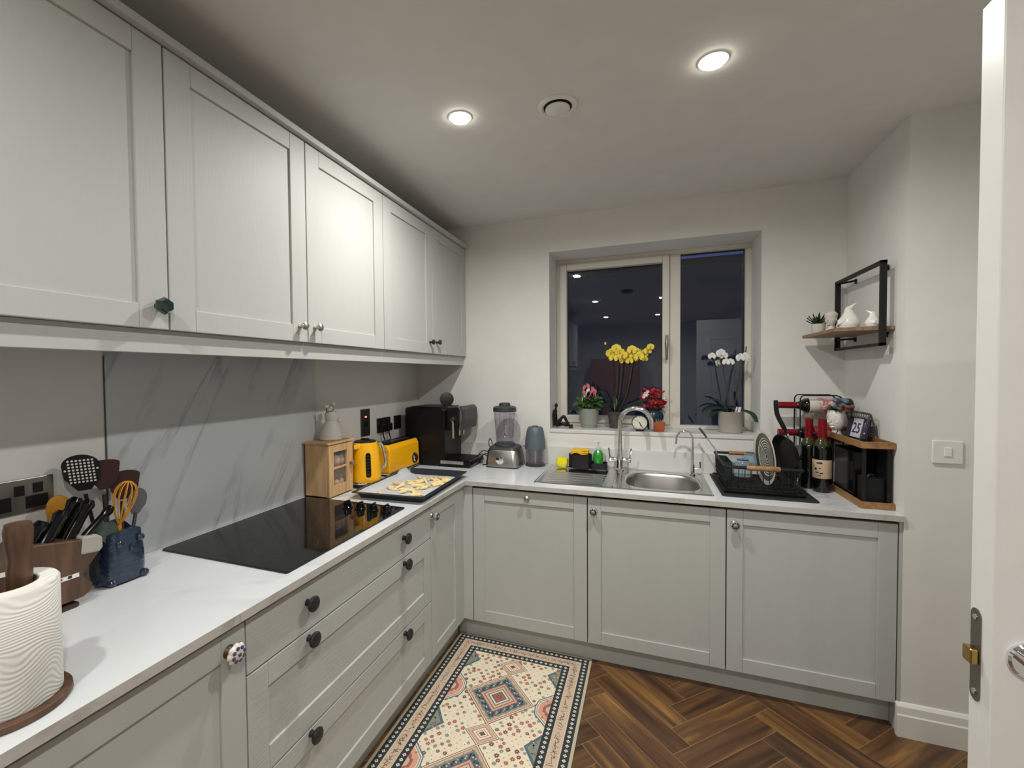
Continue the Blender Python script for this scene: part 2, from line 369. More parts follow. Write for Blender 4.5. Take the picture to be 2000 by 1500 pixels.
# ---- floor: herringbone planks, each face carries its own tone and grain direction
def make_floor():
    W_, L_ = .0935, .465; u0, v0 = -.745, 2.642; g = .0015
    vs = []; fs = []; tone = []; uv = []; mi = []
    rnd = random.Random(3)
    def plank(ua, ub, va, vb, along):
        c = ((ua+ub)/2, (va+vb)/2); x = (c[0]+c[1])/2**.5; y = (c[1]-c[0])/2**.5
        if x < -.3 or x > 3.4 or y < -1.4 or y > 3.2: return
        n = len(vs)
        for a, b in ((ua+g, va+g), (ub-g, va+g), (ub-g, vb-g), (ua+g, vb-g)):
            vs.append(((a+b)/2**.5, (b-a)/2**.5, 0.0))
        fs.append((n, n+3, n+2, n+1)); tone.append(rnd.random()); ox, oy = rnd.random()*40, rnd.random()*40
        for a, b in ((0, 0), (0, 1), (1, 1), (1, 0)):
            l, s_ = (ub-ua, vb-va) if along == 'u' else (vb-va, ub-ua)
            uv.append(((a if along == 'u' else b)*l+ox, (b if along == 'u' else a)*s_+oy))
        mi.append(0)
    for i in range(-60, 60):
        for j in range(-12, 12):
            bu, bv = u0+i*W_+j*L_, v0-i*W_+j*L_
            plank(bu, bu+L_, bv-W_, bv, 'u')
            plank(bu+L_, bu+L_+W_, bv-W_, bv-W_+L_, 'v')
    n = len(vs); vs += [(0, Y0-.1, -.0005), (4.3, Y0-.1, -.0005), (4.3, 3.3, -.0005), (0, 3.3, -.0005)]
    fs.append((n, n+1, n+2, n+3)); tone.append(0); uv += [(0, 0)]*4; mi.append(1)
    n = len(vs); vs += [(-.1, Y0-.1, -.1), (4.3, Y0-.1, -.1), (4.3, 3.3, -.1), (-.1, 3.3, -.1)]; fs.append((n+3, n+2, n+1, n)); tone.append(0); uv += [(0, 0)]*4; mi.append(1)
    me = bpy.data.meshes.new('floor'); me.from_pydata(vs, [], fs)
    at = me.attributes.new('tone', 'FLOAT', 'FACE'); at.data.foreach_set('value', tone)
    ul = me.uv_layers.new(name='grain'); ul.data.foreach_set('uv', [c for p in uv for c in p])
    me.materials.append(floor_mat()); me.materials.append(M_grout); me.polygons.foreach_set('material_index', mi); me.update()
    o = bpy.data.objects.new('floor', me); COL.objects.link(o); return struct(o)
def floor_mat():
    m = bpy.data.materials.new('walnut_herringbone'); m.use_nodes = True; N = m.node_tree.nodes; L = m.node_tree.links; b = N['Principled BSDF']
    b.inputs['Roughness'].default_value = .38
    uvn = N.new('ShaderNodeUVMap'); uvn.uv_map = 'grain'; mp = N.new('ShaderNodeMapping'); mp.inputs['Scale'].default_value = (2.2, 24, 1); L.new(uvn.outputs[0], mp.inputs[0])
    nz = N.new('ShaderNodeTexNoise'); nz.inputs['Scale'].default_value = 1; nz.inputs['Detail'].default_value = 5; nz.inputs['Distortion'].default_value = .35; L.new(mp.outputs[0], nz.inputs[0])
    at = N.new('ShaderNodeAttribute'); at.attribute_name = 'tone'
    ad = N.new('ShaderNodeMath'); ad.operation = 'MULTIPLY_ADD'; ad.inputs[1].default_value = .22; L.new(at.outputs['Fac'], ad.inputs[0]); L.new(nz.outputs[0], ad.inputs[2])
    r = N.new('ShaderNodeValToRGB'); e = r.color_ramp.elements; e[0].position = .38; e[0].color = (.042, .021, .010, 1); e[1].position = .93; e[1].color = (.42, .22, .055, 1)
    for p, c in ((.52, (.085, .040, .018, 1)), (.64, (.125, .060, .024, 1)), (.78, (.22, .11, .032, 1))):
        q = e.new(p); q.color = c
    L.new(ad.outputs[0], r.inputs[0]); L.new(r.outputs[0], b.inputs['Base Color'])
    bp = N.new('ShaderNodeBump'); bp.inputs['Strength'].default_value = .12; bp.inputs['Distance'].default_value = .002; L.new(nz.outputs[0], bp.inputs['Height']); L.new(bp.outputs[0], b.inputs['Normal'])
    return m
make_floor()

# ---- far end of the room, only ever seen mirrored in the dark glass
sbd = thing('sideboard', (1.0, -2.95, 0), 'tall brown cupboard at the far end, only a dim reflection in the window', 'cupboard')
B().box(.45, 1.35, Y0+.004, -2.72, .06, 1.72).build('body', M_bamb, sbd, bev=.004)
for q_ in (.455, .905): B().box(q_, q_+.44, -2.719, -2.70, .08, 1.70).build('door', M_bamb, sbd, bev=.002)
B().box(.47, 1.33, Y0+.02, -2.76, .001, .0598).build('plinth', M_black, sbd)
# ---- window
FY = 3.24
win = B(); fx0, fx1, fz0, fz1 = WX0, WX1, WZ0, WZ1
win.box(fx0+.0005, .962, FY, 3.31, 1.1105, 2.1645).box(2.049, fx1-.0005, FY, 3.31, 1.1105, 2.1645).box(fx0+.0005, fx1-.0005, FY, 3.31, 2.165, fz1-.0005).box(fx0+.0005, fx1-.0005, FY, 3.31, fz0+.0005, 1.110).box(1.640, 1.700, FY, 3.31, 1.1105, 2.1645)
wf = struct(win.build('window_1', M_frame, bev=.0015))
sa = B().box(.962, 1.005, FY-.014, 3.30, 1.112, 2.163).box(1.597, 1.638, FY-.014, 3.30, 1.112, 2.163).box(1.005, 1.597, FY-.014, 3.30, 1.112, 1.158).box(1.005, 1.597, FY-.014, 3.30, 2.120, 2.163)
sa.build('sash', M_frame, wf, bev=.004)
for yp in (3.268, 3.288):
    B().box(1.005, 1.597, yp, yp+.0025, 1.158, 2.120).build('pane', M_lead, wf)
    B().box(1.700, 2.049, yp, yp+.0025, 1.110, 2.165).build('pane', M_lead, wf)
gk = B().box(1.005, 1.010, 3.27, 3.29, 1.158, 2.12).box(1.592, 1.597, 3.27, 3.29, 1.158, 2.12).box(1.005, 1.597, 3.27, 3.29, 2.114, 2.12).box(1.700, 1.704, 3.27, 3.29, 1.11, 2.165).box(2.045, 2.049, 3.27, 3.29, 1.11, 2.165).box(1.7, 2.049, 3.27, 3.29, 2.159, 2.165)
gk.build('gasket', M_black, wf)
hd = B().box(1.613, 1.631, FY-.026, FY-.014, 1.60, 1.668)
hd.tube([(1.622, FY-.026, 1.635), (1.622, FY-.045, 1.632), (1.622, FY-.05, 1.61), (1.622, FY-.048, 1.515)], [.008, .009, .009, .006], 10)
hd.build('window_handle', mat('pewter', (.25, .23, .20), .3, .9), wf, bev=.002)
B().box(WX0, WX1, 2.994, FY+.01, 1.068, 1.09).build('window_sill', M_sill, wf, bev=.003)
# neighbour house outside, only its dark wall under the dusk sky
nb = thing('house', (2, 7.2, 0), 'dark unlit house wall outside the window under the blue strip of sky', 'building')
B().box(-6, 9, 7.2, 9, -.5, 3.01).build('wall', M_brick, nb)
B().box(-6.1, 9.1, 7.12, 7.2, 2.93, 3.02).build('gutter', M_black, nb)

# ------------------------------------------------------------------ room door (open, at right)
dl = B().box(1.990, 2.75, 1.0730, 1.1210, .006, 1.981)
door = struct(dl.build('door_1', mat('door_paint', (.74, .735, .71), .38, bump=(12, .12, (9, 9, .7))), bev=.0015))
pn = B()
for (a, b_) in ((2.10, 2.335), (2.405, 2.64)):
    for (c, d_) in ((.22, .85), (1.02, 1.80)):
        for y_, s_ in ((1.0730, -1), (1.1210, 1)):
            yy = sorted((y_, y_+s_*.004))
            pn.box(a, b_, *yy, c, c+.02).box(a, b_, *yy, d_-.02, d_).box(a, a+.02, *yy, c+.0203, d_-.0203).box(b_-.02, b_, *yy, c+.0203, d_-.0203)
pn.build('panel_moulding', M_trim, door, bev=.002)
lp = B().prism(rrect(1.0945, 1.1165, .926, 1.069, .0105), 'x', 1.9885, 1.9905)
la = lp.build('latch_plate', mat('latch_steel', (.20, .19, .17), .35, .9), door)
B().box(1.978, 1.9885, 1.0955, 1.1155, .985, 1.008).build('latch_bolt', M_brass, la, bev=.002)
scw = B(); [scw.cyl((1.9870, 1.1055, z), .0042, .0018, axis='x', n=12) for z in (.940, 1.056)]
scw.build('screw', M_chrome, la)
hr = B().lathe([(.026, 1.0730), (.026, 1.068), (.023, 1.065)], (2.031, 0, 1.016), 28, 0, 'y')
hr.lathe([(.011, 1.066), (.010, 1.035)], (2.031, 0, 1.016), 16, 0, 'y')
hr.tube([(2.031, 1.037, 1.016), (2.05, 1.030, 1.016), (2.09, 1.028, 1.016), (2.145, 1.030, 1.014)], [.010, .010, .009, .008], 12)
hr.build('door_handle', M_chrome, door)

# ------------------------------------------------------------------ ceiling: downlights, vent
def downlight(x, y, label, strength=1.0):
    t = thing('downlight', (x, y, H), label, 'ceiling light', 'recessed ceiling downlights')
    B().lathe([(.030, H-.002), (.032, H-.005), (.043, H-.004), (.045, H-.0003)], (x, y, 0), 32, 0, cap=False).build('trim_ring', M_trim, t)
    B().lathe([(.030, H-.0030), (.0310, H-.0105), (.0335, H-.0110), (.0350, H-.0085), (.0355, H-.0045)], (x, y, 0), 32, 0, cap=False).build('lens', M_lens, t)
    ld = bpy.data.lights.new('lamp_light', 'AREA'); ld.shape = 'DISK'; ld.size = .056; ld.energy = LAMP_POWER*strength; ld.color = LAMP_COLOR; ld.spread = math.radians(LAMP_SPREAD)
    lo = bpy.data.objects.new('lamp_light', ld); COL.objects.link(lo); lo.parent = t; lo.location = (0, 0, -.0065)
for x, y, l in ((.848, 1.797, 'glowing round ceiling downlight nearer the wall cupboards'), (1.705, 1.800, 'glowing round ceiling downlight to the right of the round air vent')):
    downlight(x, y, l)
for x, y, l in ((.842, .08, 'lit downlight nearest the window reflection, cupboard side'), (1.68, .06, 'lit downlight nearest the window reflection, door side'),
                (.83, -1.72, 'lit downlight farther back in the window reflection, cupboard side'), (1.66, -1.72, 'lit downlight farther back in the window reflection, door side')):
    downlight(x, y, l, .72 if x < 1 and y > 0 else 1.0)
vt = thing('ceiling_vent', (1.206, 1.862, H), 'round white extractor vent in the ceiling between the two downlights', 'air vent')
B().lathe([(.071, H-.0003), (.068, H-.007), (.060, H-.010), (.0515, H-.006), (.0515, H-.0004)], (1.206, 1.862, 0), 40, cap=False).build('vent_collar', M_trim, vt)
B().lathe([(.051, H-.0006), (.0001, H-.0006)], (1.206, 1.862, 0), 32, cap=False).build('vent_throat', M_dark, vt)
B().lathe([(.030, H-.002), (.044, H-.010), (.044, H-.014), (.036, H-.018), (.0001, H-.019)], (1.206, 1.862, 0), 36).build('vent_disc', M_trim, vt)
sa_ = thing('smoke_alarm', (1.28, .77, H), 'round ceiling disc, coloured dark as if backlit, seen only in the window reflection', 'smoke alarm')
B().lathe([(.065, H-.0003), (.065, H-.02), (.05, H-.034), (.0001, H-.036)], (1.28, .77, 0), 32).build('housing', M_dgrey, sa_)  # dark colour stands in for a pale disc seen against the light

# ------------------------------------------------------------------ cabinets
def shaker(ax, pos, a0, a1, z0, z1, rail=.0630, th=.020, inset=.007, out=1, rails=None):
    """a door front. ax 'x': plane x=pos, spans y a0..a1, front toward +x; ax 'y': plane y=pos, spans x, front toward -y"""
    b = B(); rz = rails or rail
    def bx(p0, p1, q0, q1, z_0, z_1):
        if ax == 'x': b.box(pos-p1, pos-p0, q0, q1, z_0, z_1)
        else: b.box(q0, q1, pos+p0, pos+p1, z_0, z_1)
    bx(0, th, a0, a0+rail, z0, z1); bx(0, th, a1-rail, a1, z0, z1)
    bx(0, th, a0+rail+.0004, a1-rail-.0004, z1-rz, z1); bx(0, th, a0+rail+.0004, a1-rail-.0004, z0, z0+rz)
    bx(inset, th-.002, a0+rail-.001, a1-rail+.001, z0+rz-.001, z1-rz+.001)
    return b
# knobs --------------------------------------------------------
def knob_dir(ax): return (Vector((1, 0, 0)) if ax == 'x' else Vector((0, -1, 0)))
def knob(kind, ax, p, parent):
    p = Vector(p); k = B()
    rot = Matrix.Rotation(PI/2, 4, 'Y') if ax == 'x' else Matrix.Rotation(PI/2, 4, 'X')
    k.T = Matrix.Translation(p) @ rot   # local +z points out of the door
    lab = None
    if kind == 'pebble':
        k.lathe([(.010, 0), (.008, .010), (.013, .016), (.0215, .021), (.0228, .026), (.0195, .030), (.008, .032), (.0001, .032)], n=20); ms = [M_agedm]
    elif kind == 'round':
        k.lathe([(.009, 0), (.009, .003), (.006, .006), (.006, .014), (.011, .018), (.0145, .023), (.0145, .027), (.010, .032), (.0001, .034)], n=22); ms = [M_nickel]
    elif kind == 'smallblack':
        k.lathe([(.008, 0), (.006, .004), (.006, .014), (.012, .018), (.0145, .023), (.013, .029), (.0001, .031)], n=20); ms = [M_agedm]
    elif kind == 'facet':
        k.lathe([(.010, 0), (.009, .008)], n=16)
        k.lathe([(.012, .008), (.0215, .018), (.0225, .024), (.016, .036), (.0001, .037)], n=6, smooth=False); ms = [M_emer]
    else:   # flower: petalled ceramic disc
        k.lathe([(.016, 0), (.013, .006), (.007, .010), (.007, .016)], n=20, m=2)
        s_ = .0235 if kind == 'flower_big' else .0185
        vs = []; fs = []; n = 48
        rings = [(.35, .016), (.85, .018), (1, .024), (.85, .030), (.45, .034), (.0, .034)]
        for rr, h in rings:
            for i in range(n):
                t = 2*PI*i/n; r_ = s_*rr*(1+.13*abs(math.cos(t*4))-.06); vs.append((r_*math.cos(t), r_*math.sin(t), h))
        for j in range(len(rings)-1):
            for i in range(n): a, b_ = j*n+i, j*n+(i+1) % n; fs.append((a, b_, b_+n, a+n))
        k.add(vs, fs, 0)
        for i in range(8):
            t = 2*PI*i/8+.2; k.ell((s_*.62*math.cos(t), s_*.62*math.sin(t), .0325), (s_*.22, s_*.22, .003), 1, 8, 5)
        k.ell((0, 0, .035), (.0045, .0045, .003), 0 if kind != 'flower_big' else 2, 10, 6)
        ms = [M_kcream, M_kblue, M_bronze] if kind == 'flower_big' else [mat('painted_grey', (.28, .28, .30), .2, coat=.4), M_agedm, M_nickel]
    return k.build('knob', ms, parent)

# wall cupboards (three boxes; doors 500 wide)
U = .3737; UZB, UZT = 1.556, 2.269
def wall_unit(y0, y1, nd, label, knobs):
    t = thing('wall_cabinet', (U/2, (y0+y1)/2, UZB), label, 'wall cabinet')
    B().box(.003, U-.022, y0+.001, y1-.001, UZB-.0, UZT).build('body', M_carc, t)
    w_ = (y1-y0)/nd
    for i in range(nd):
        a, b_ = y0+i*w_+.0022, y0+(i+1)*w_-.0022
        d_ = shaker('x', U, a, b_, UZB, UZT-.0035, .0700, rails=.0580).build('door', M_cab, t, bev=.0016)
        if knobs[i]:
            kd, yy, zz = knobs[i]; knob(kd, 'x', (U, yy, zz), d_)
    return t
wall_unit(.5, 1.0, 1, 'light grey wall cupboard at far left with a dark green faceted knob', [('facet', .972, 1.612)])
wall_unit(1.0, 2.0, 2, 'light grey two-door wall cupboard with two round satin metal knobs', [('round', 1.460, 1.610), ('round', 1.536, 1.612)])
wall_unit(2.0, 2.997, 2, 'light grey two-door wall cupboard against the window wall with small black knobs', [('smallblack', 2.462, 1.618), ('smallblack', 2.545, 1.622)])
wall_unit(-.5, .5, 2, 'light grey wall cupboard seen only in the window reflection', [('round', -.04, 1.61), ('round', .04, 1.61)])
wall_unit(-1.5, -.5, 2, 'second light grey wall cupboard back along the wall, seen only in the window reflection', [('round', -1.04, 1.61), ('round', -.96, 1.61)])
co = B().prism([(.003, 2.2695), (U+.020, 2.2695), (U+.022, 2.289), (.003, 2.289)], 'y', -1.5, 2.997)
tag(co.build('cornice', M_cab, bev=.002), 'thin grey cornice board running along the tops of the wall cupboards', 'cornice')
pe = B().box(U-.038, U-.020, -1.5, 2.997, 1.497, 1.5555)
tag(pe.build('pelmet', M_cab, bev=.001), 'long grey pelmet strip running under the wall cupboards', 'pelmet')

# base cupboards
A = .5852; BB = 2.4185; ZT_, ZB_ = .831, .1153; a1 = .6385
def carcass(t, x0, x1, y0, y1): B().box(x0, x1, y0, y1, ZB_+.002, .846).build('body', M_carc, t)
def left_unit(y0, y1, label):
    t = thing('base_cabinet', (A/2, (y0+y1)/2, ZB_), label, 'base cabinet'); carcass(t, .003, A-.022, y0+.001, y1-.001); return t
t = left_unit(.419, 1.019, 'grey base cupboard nearest the camera with a blue and white flower knob')
d_ = shaker('x', A, .4207, 1.0173, ZB_, ZT_, .0655).build('door', M_cab, t, bev=.0016); knob('flower_big', 'x', (A, .972, .783), d_)
t = left_unit(-.581, .419, 'grey base cupboard beside the camera, under the worktop end')
for q in (-.581, -.081): shaker('x', A, q+.0017, q+.4983, ZB_, ZT_).build('door', M_cab, t, bev=.0016)
t = left_unit(1.019, 2.0293, 'wide grey three-drawer unit under the black hob'); t['category'] = 'drawer unit'; WLOC['drawer_unit'] = WLOC[t.name]; t.name = 'drawer_unit'
tn = t
dr = B().box(A-.020, A, 1.0213, 2.0268, .6930, ZT_).build('drawer', M_cabh, tn, bev=.0016, label='flat top drawer front with horizontal grain')
for yy in (1.2335, 1.7835): knob('pebble', 'x', (A, yy, .775), dr)
dr = shaker('x', A, 1.0213, 2.0268, .3995, .6886, .0650).build('drawer', M_cabh, tn, bev=.0016)
for yy in (1.2365, 1.7875): knob('pebble', 'x', (A, yy, .668), dr)
dr = shaker('x', A, 1.0213, 2.0268, ZB_, .3945, .0650, rails=.0600).build('drawer', M_cabh, tn, bev=.0016)
for yy in (1.2385, 1.784): knob('pebble', 'x', (A, yy, .381), dr)
t = left_unit(2.0293, 2.3593, 'narrow grey base cupboard in the corner with a small silver and black knob')
d_ = shaker('x', A, 2.031, 2.3576, ZB_, ZT_, .0560).build('door', M_cab, t, bev=.0016); knob('flower_small', 'x', (A, 2.040, .788), d_)
cp = B().box(A-.018, A-.001, 2.361, BB+.02, ZB_, .846).box(A-.018, a1-.002, BB+.001, BB+.019, ZB_, .846)
tag(cp.build('corner_post', M_cab, bev=.001), 'grey L-shaped corner post where the two cupboard runs meet', 'corner post')
BL = ['grey panelled appliance door left of the sink with a silver knob in its top rail', 'grey base cupboard under the sink basin with a dark flower knob', 'grey base cupboard at the right end, under the dish rack']
for i in range(3):
    x0, x1 = a1+.6*i, a1+.6*(i+1)
    t = thing('dishwasher' if i == 0 else 'base_cabinet', ((x0+x1)/2, 2.70, ZB_), BL[i], 'dishwasher' if i == 0 else 'base cabinet')
    B().box(x0+.001, x1-.001, BB+.022, 2.98, ZB_+.002, .846 if i == 0 else .84).build('body', M_carc, t) if i != 1 else \
        B().box(x0+.001, x0+.018, BB+.022, 2.98, ZB_+.002, .846).box(x1-.018, x1-.001, BB+.022, 2.98, ZB_+.002, .846).box(x0+.018, x1-.018, BB+.022, 2.98, ZB_+.002, .13).box(x0+.018, x1-.018, 2.96, 2.98, .13, .846).box(x0+.018, x1-.018, BB+.022, BB+.03, .13, .64).build('body', M_carc, t)
    d_ = shaker('y', BB, x0+.0024, x1-.0024, ZB_, ZT_, .0620 if i else .0630).build('door', M_cab, t, bev=.0016)
    if i == 0: knob('round', 'y', (.940, BB, .805), d_)
    else: knob('flower_small', 'y', (x0+.031, BB, .773), d_)
ep = B().box(2.4402, 2.4500, BB-.001, 2.985, 0.0, .8465)
tag(ep.build('end_panel', M_cab), 'narrow grey end panel between the last base cupboard and the wall', 'end panel')
tag(B().box(A-.075, A-.058, -.58, BB+.05, .001, ZB_-.0005).build('plinth', M_cab), 'grey plinth under the left cupboard run beside the rug', 'plinth', 'kickboard plinths')
tag(B().box(A-.057, 2.439, 2.4775, 2.494, .001, ZB_-.0005).build('plinth', M_cab), 'grey plinth under the sink run, above the herringbone floor', 'plinth', 'kickboard plinths')

# worktop with a cut-out for the sink
xo, yo = A+.02, BB-.0195; zb = .8475
wt = B()
def slab(x0, x1, y0, y1): wt.box(x0, x1, y0, y1, zb, T)
SX0, SX1, SY0, SY1 = .955, 1.800, 2.483, 2.966
slab(.001, xo, -.58, 2.985); slab(xo, SX0+.02, yo, 2.985); slab(SX1-.02, 2.4495, yo, 2.985)
slab(SX0+.02, SX1-.02, yo, SY0+.02); slab(SX0+.02, SX1-.02, SY1-.02, 2.985)
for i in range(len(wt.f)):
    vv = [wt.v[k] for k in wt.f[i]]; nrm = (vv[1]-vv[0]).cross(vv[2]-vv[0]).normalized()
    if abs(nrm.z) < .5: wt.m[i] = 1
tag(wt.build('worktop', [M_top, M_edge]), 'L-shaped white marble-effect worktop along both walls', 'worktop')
tag(B().box(.001, 2.449, 2.9855, 2.9995, T+.0003, .983).build('upstand', M_sill, bev=.001), 'low marble upstand strip behind the sink along the window wall', 'upstand')
tag(B().box(.0008, .0068, 1.060, 1.962, T+.0003, 1.555).build('splashback', M_splash, bev=.0008), 'grey-veined marble splashback panel behind the hob', 'splashback')
tag(B().box(.0008, .0035, 1.0575, 1.0595, T+.0003, 1.5).build('trim_strip', M_carc), 'thin dark edge strip down the left side of the splashback', 'trim strip')

# ------------------------------------------------------------------ hob
hb = thing('hob', (.285, 1.525, T), 'black glass four-zone hob set in the worktop', 'hob')
g_ = B().prism(rrect(.030, .552, 1.193, 1.860, .008), 'z', T+.0002, T+.006); g_.build('glass_top', M_hob, hb, bev=.001)
for cx, cy, r_ in ((.175, 1.35, .075), (.40, 1.355, .095), (.175, 1.60, .095), (.40, 1.60, .075)):
    z_ = T+.0064; B().lathe([(r_, z_), (r_+.0015, z_)], (cx, cy, 0), 48, cap=False).build('cooking_zone', M_ring, hb)
for i, xx in enumerate((.322, .387, .450, .513)):
    kb = B().lathe([(.0215, T+.0062), (.0215, T+.010), (.0175, T+.014), (.0165, T+.031), (.014, T+.033), (.0001, T+.033)], (xx, 1.775, 0), 24)
    kb.box(xx-.003, xx+.003, 1.760, 1.790, T+.032, T+.037); kb.build('control_knob', M_blackg, hb)

# ------------------------------------------------------------------ sink and taps
sk = thing('sink', (1.3775, 2.7245, T), 'stainless steel sink with a ribbed drainer and one oval basin', 'sink')
zr = T+.0035
def sink_top():
    b = B(); n = 48
    bx0, bx1, by0, by1 = 1.405, 1.760, 2.535, 2.905
    cx, cy = (bx0+bx1)/2, (by0+by1)/2; hx, hy = (bx1-bx0)/2, (by1-by0)/2
    ox0 = 1.345; outer = []; inner = []
    for i in range(n):
        t = 2*PI*i/n; ct, st_ = math.cos(t), math.sin(t); k = (abs(ct)**3.2+abs(st_)**3.2)**(-1/3.2)
        inner.append((cx+hx*k*ct, cy+hy*k*st_))
        # project the same ray out to the surrounding rectangle
        sx = ((SX1-.012-cx) if ct > 0 else (cx-ox0))/max(abs(ct), 1e-6); sy = ((SY1-.012-cy) if st_ > 0 else (cy-SY0-.012))/max(abs(st_), 1e-6)
        q = min(sx, sy); outer.append((cx+q*ct, cy+q*st_))
    rings = [(outer, None, zr-.0015), (inner, 1.05, zr-.0015), (inner, 1.03, zr-.002), (inner, 1.0, zr-.006), (inner, .97, zr-.02), (inner, .93, zr-.11), (inner, .88, zr-.142), (inner, .78, zr-.155), (inner, .1, zr-.158)]
    vs = []; fs = []
    for P, s_, z_ in rings:
        for (x, y) in P:
            if s_ is None: vs.append((x, y, z_))
            else: vs.append((cx+(x-cx)*s_, cy+(y-cy)*s_, z_))
    for j in range(len(rings)-1):
        for i in range(n): a, c = j*n+i, j*n+(i+1) % n; fs.append((a+n, c+n, c, a)[::-1])
    b.add(vs, fs, 0)
    for j, f in enumerate(fs):
        if j >= 3*n: b.m[j] = 1
    return b, outer
sb, outer = sink_top(); sb.build('basin', [M_steelp, M_bowl], sk)
rim = B(); rp = rrect(SX0, SX1, SY0, SY1, .012); ri = rrect(SX0+.013, SX1-.013, SY0+.013, SY1-.013, .008)
n = len(rp); vs = [(x, y, T+.0002) for x, y in rp]+[(x, y, zr+.0015) for x, y in [((a[0]*.8+b_[0]*.2), (a[1]*.8+b_[1]*.2)) for a, b_ in zip(rp, ri)]]+[(x, y, zr+.0015) for x, y in [((a[0]*.3+b_[0]*.7), (a[1]*.3+b_[1]*.7)) for a, b_ in zip(rp, ri)]]+[(x, y, zr-.0015) for x, y in ri]
rim.add(vs, [(j*n+i, j*n+(i+1) % n, (j+1)*n+(i+1) % n, (j+1)*n+i) for j in range(3) for i in range(n)], 0); rim.build('rim', M_steelp, sk)
# drainer: profile along y extruded along x, ridges raised
dr_ = B(); NY = 160; ys = [SY0+.013+(SY1-SY0-.026)*i/NY for i in range(NY+1)]; ridges = [2.548, 2.602, 2.656, 2.710, 2.766]
def zz_(y, e): return zr-.0015-.004*e+e*sum(.0058*math.exp(-((y-q)/.0075)**2) for q in ridges)
xs_ = [SX0+.013, .985, 1.000, 1.15, 1.285, 1.300, 1.346]; ee = [0, 0, 1, 1, 1, 0, 0]
vs = [(x, y, zz_(y, e)) for x, e in zip(xs_, ee) for y in ys]
dr_.add(vs, [(i*(NY+1)+j, (i+1)*(NY+1)+j, (i+1)*(NY+1)+j+1, i*(NY+1)+j+1) for i in range(len(xs_)-1) for j in range(NY)], 0)
for f_i, f in enumerate(dr_.f):
    if sum(dr_.v[k].z for k in f)/4 > zr-.0015-.004+.0022: dr_.m[f_i] = 1
dr_.build('drainer', [M_steelp, mat('satin_ridge_glint', (.72, .72, .71), .36, 1)], sk)  # ridge tops: satin steel made paler, lamp glints put into the colour
B().lathe([(.040, zr-.157), (.038, zr-.154), (.010, zr-.155), (.0001, zr-.153)], (1.58, 2.72, 0), 28).build('plug_strainer', M_chrome, sk)

tp = thing('kitchen_tap', (1.362, 2.925, T), 'tall chrome swan-neck mixer tap with two levers', 'tap')
b = B().lathe([(.027, zr-.001), (.027, zr+.006), (.020, zr+.010), (.019, .915), (.021, .925), (.021, .945), (.018, .955), (.0155, 1.0), (.0125, 1.03)], (1.362, 2.925, 0), 24)
b.build('body', M_chrome, tp)
pth = [(1.362, 2.925, 1.02), (1.362, 2.925, 1.10), (1.362, 2.922, 1.150)]+[(1.362+.086-.086*math.cos(math.radians(a)), 2.922-.030*a/180, 1.150+.086*math.sin(math.radians(a))) for a in range(12, 181, 12)]+[(1.5345, 2.891, 1.120)]
B().tube(pth, [.0125]*(len(pth)-2)+[.0118, .0112], 14).build('spout', M_chrome, tp)
for s_ in (-1, 1):
    l_ = B().lathe([(.0135, s_*.012), (.0135, s_*.040), (.0155, s_*.044), (.0155, s_*.060), (.010, s_*.064)], (1.362, 2.925, .934), 18, 0, 'x')
    l_.tube([(1.362+s_*.054, 2.925, .94), (1.362+s_*.058, 2.918, .965), (1.362+s_*.062, 2.912, 1.003)], [.0055, .0045, .0055], 8); l_.build('lever', M_chrome, tp)
ft = thing('filter_tap', (1.744, 2.915, T), 'small slim swan-neck filtered water tap right of the basin', 'tap')
B().lathe([(.016, zr-.001), (.016, zr+.004), (.011, zr+.010), (.0105, .925), (.007, .935)], (1.744, 2.915, 0), 18).build('body', M_chrome, ft)
pth = [(1.744, 2.915, .93), (1.744, 2.915, 1.069)]+[(1.744-.041+.041*math.cos(math.radians(a)), 2.915, 1.069+.043*math.sin(math.radians(a))) for a in range(12, 169, 12)]+[(1.661, 2.915, 1.055), (1.660, 2.915, 1.04)]
B().tube(pth, .0055, 10).build('spout', M_chrome, ft)
B().tube([(1.752, 2.915, .912), (1.785, 2.915, .912)], .0045, 8).tube([(1.783, 2.915, .912), (1.780, 2.915, .948)], [.004, .005], 8).build('lever', M_chrome, ft)

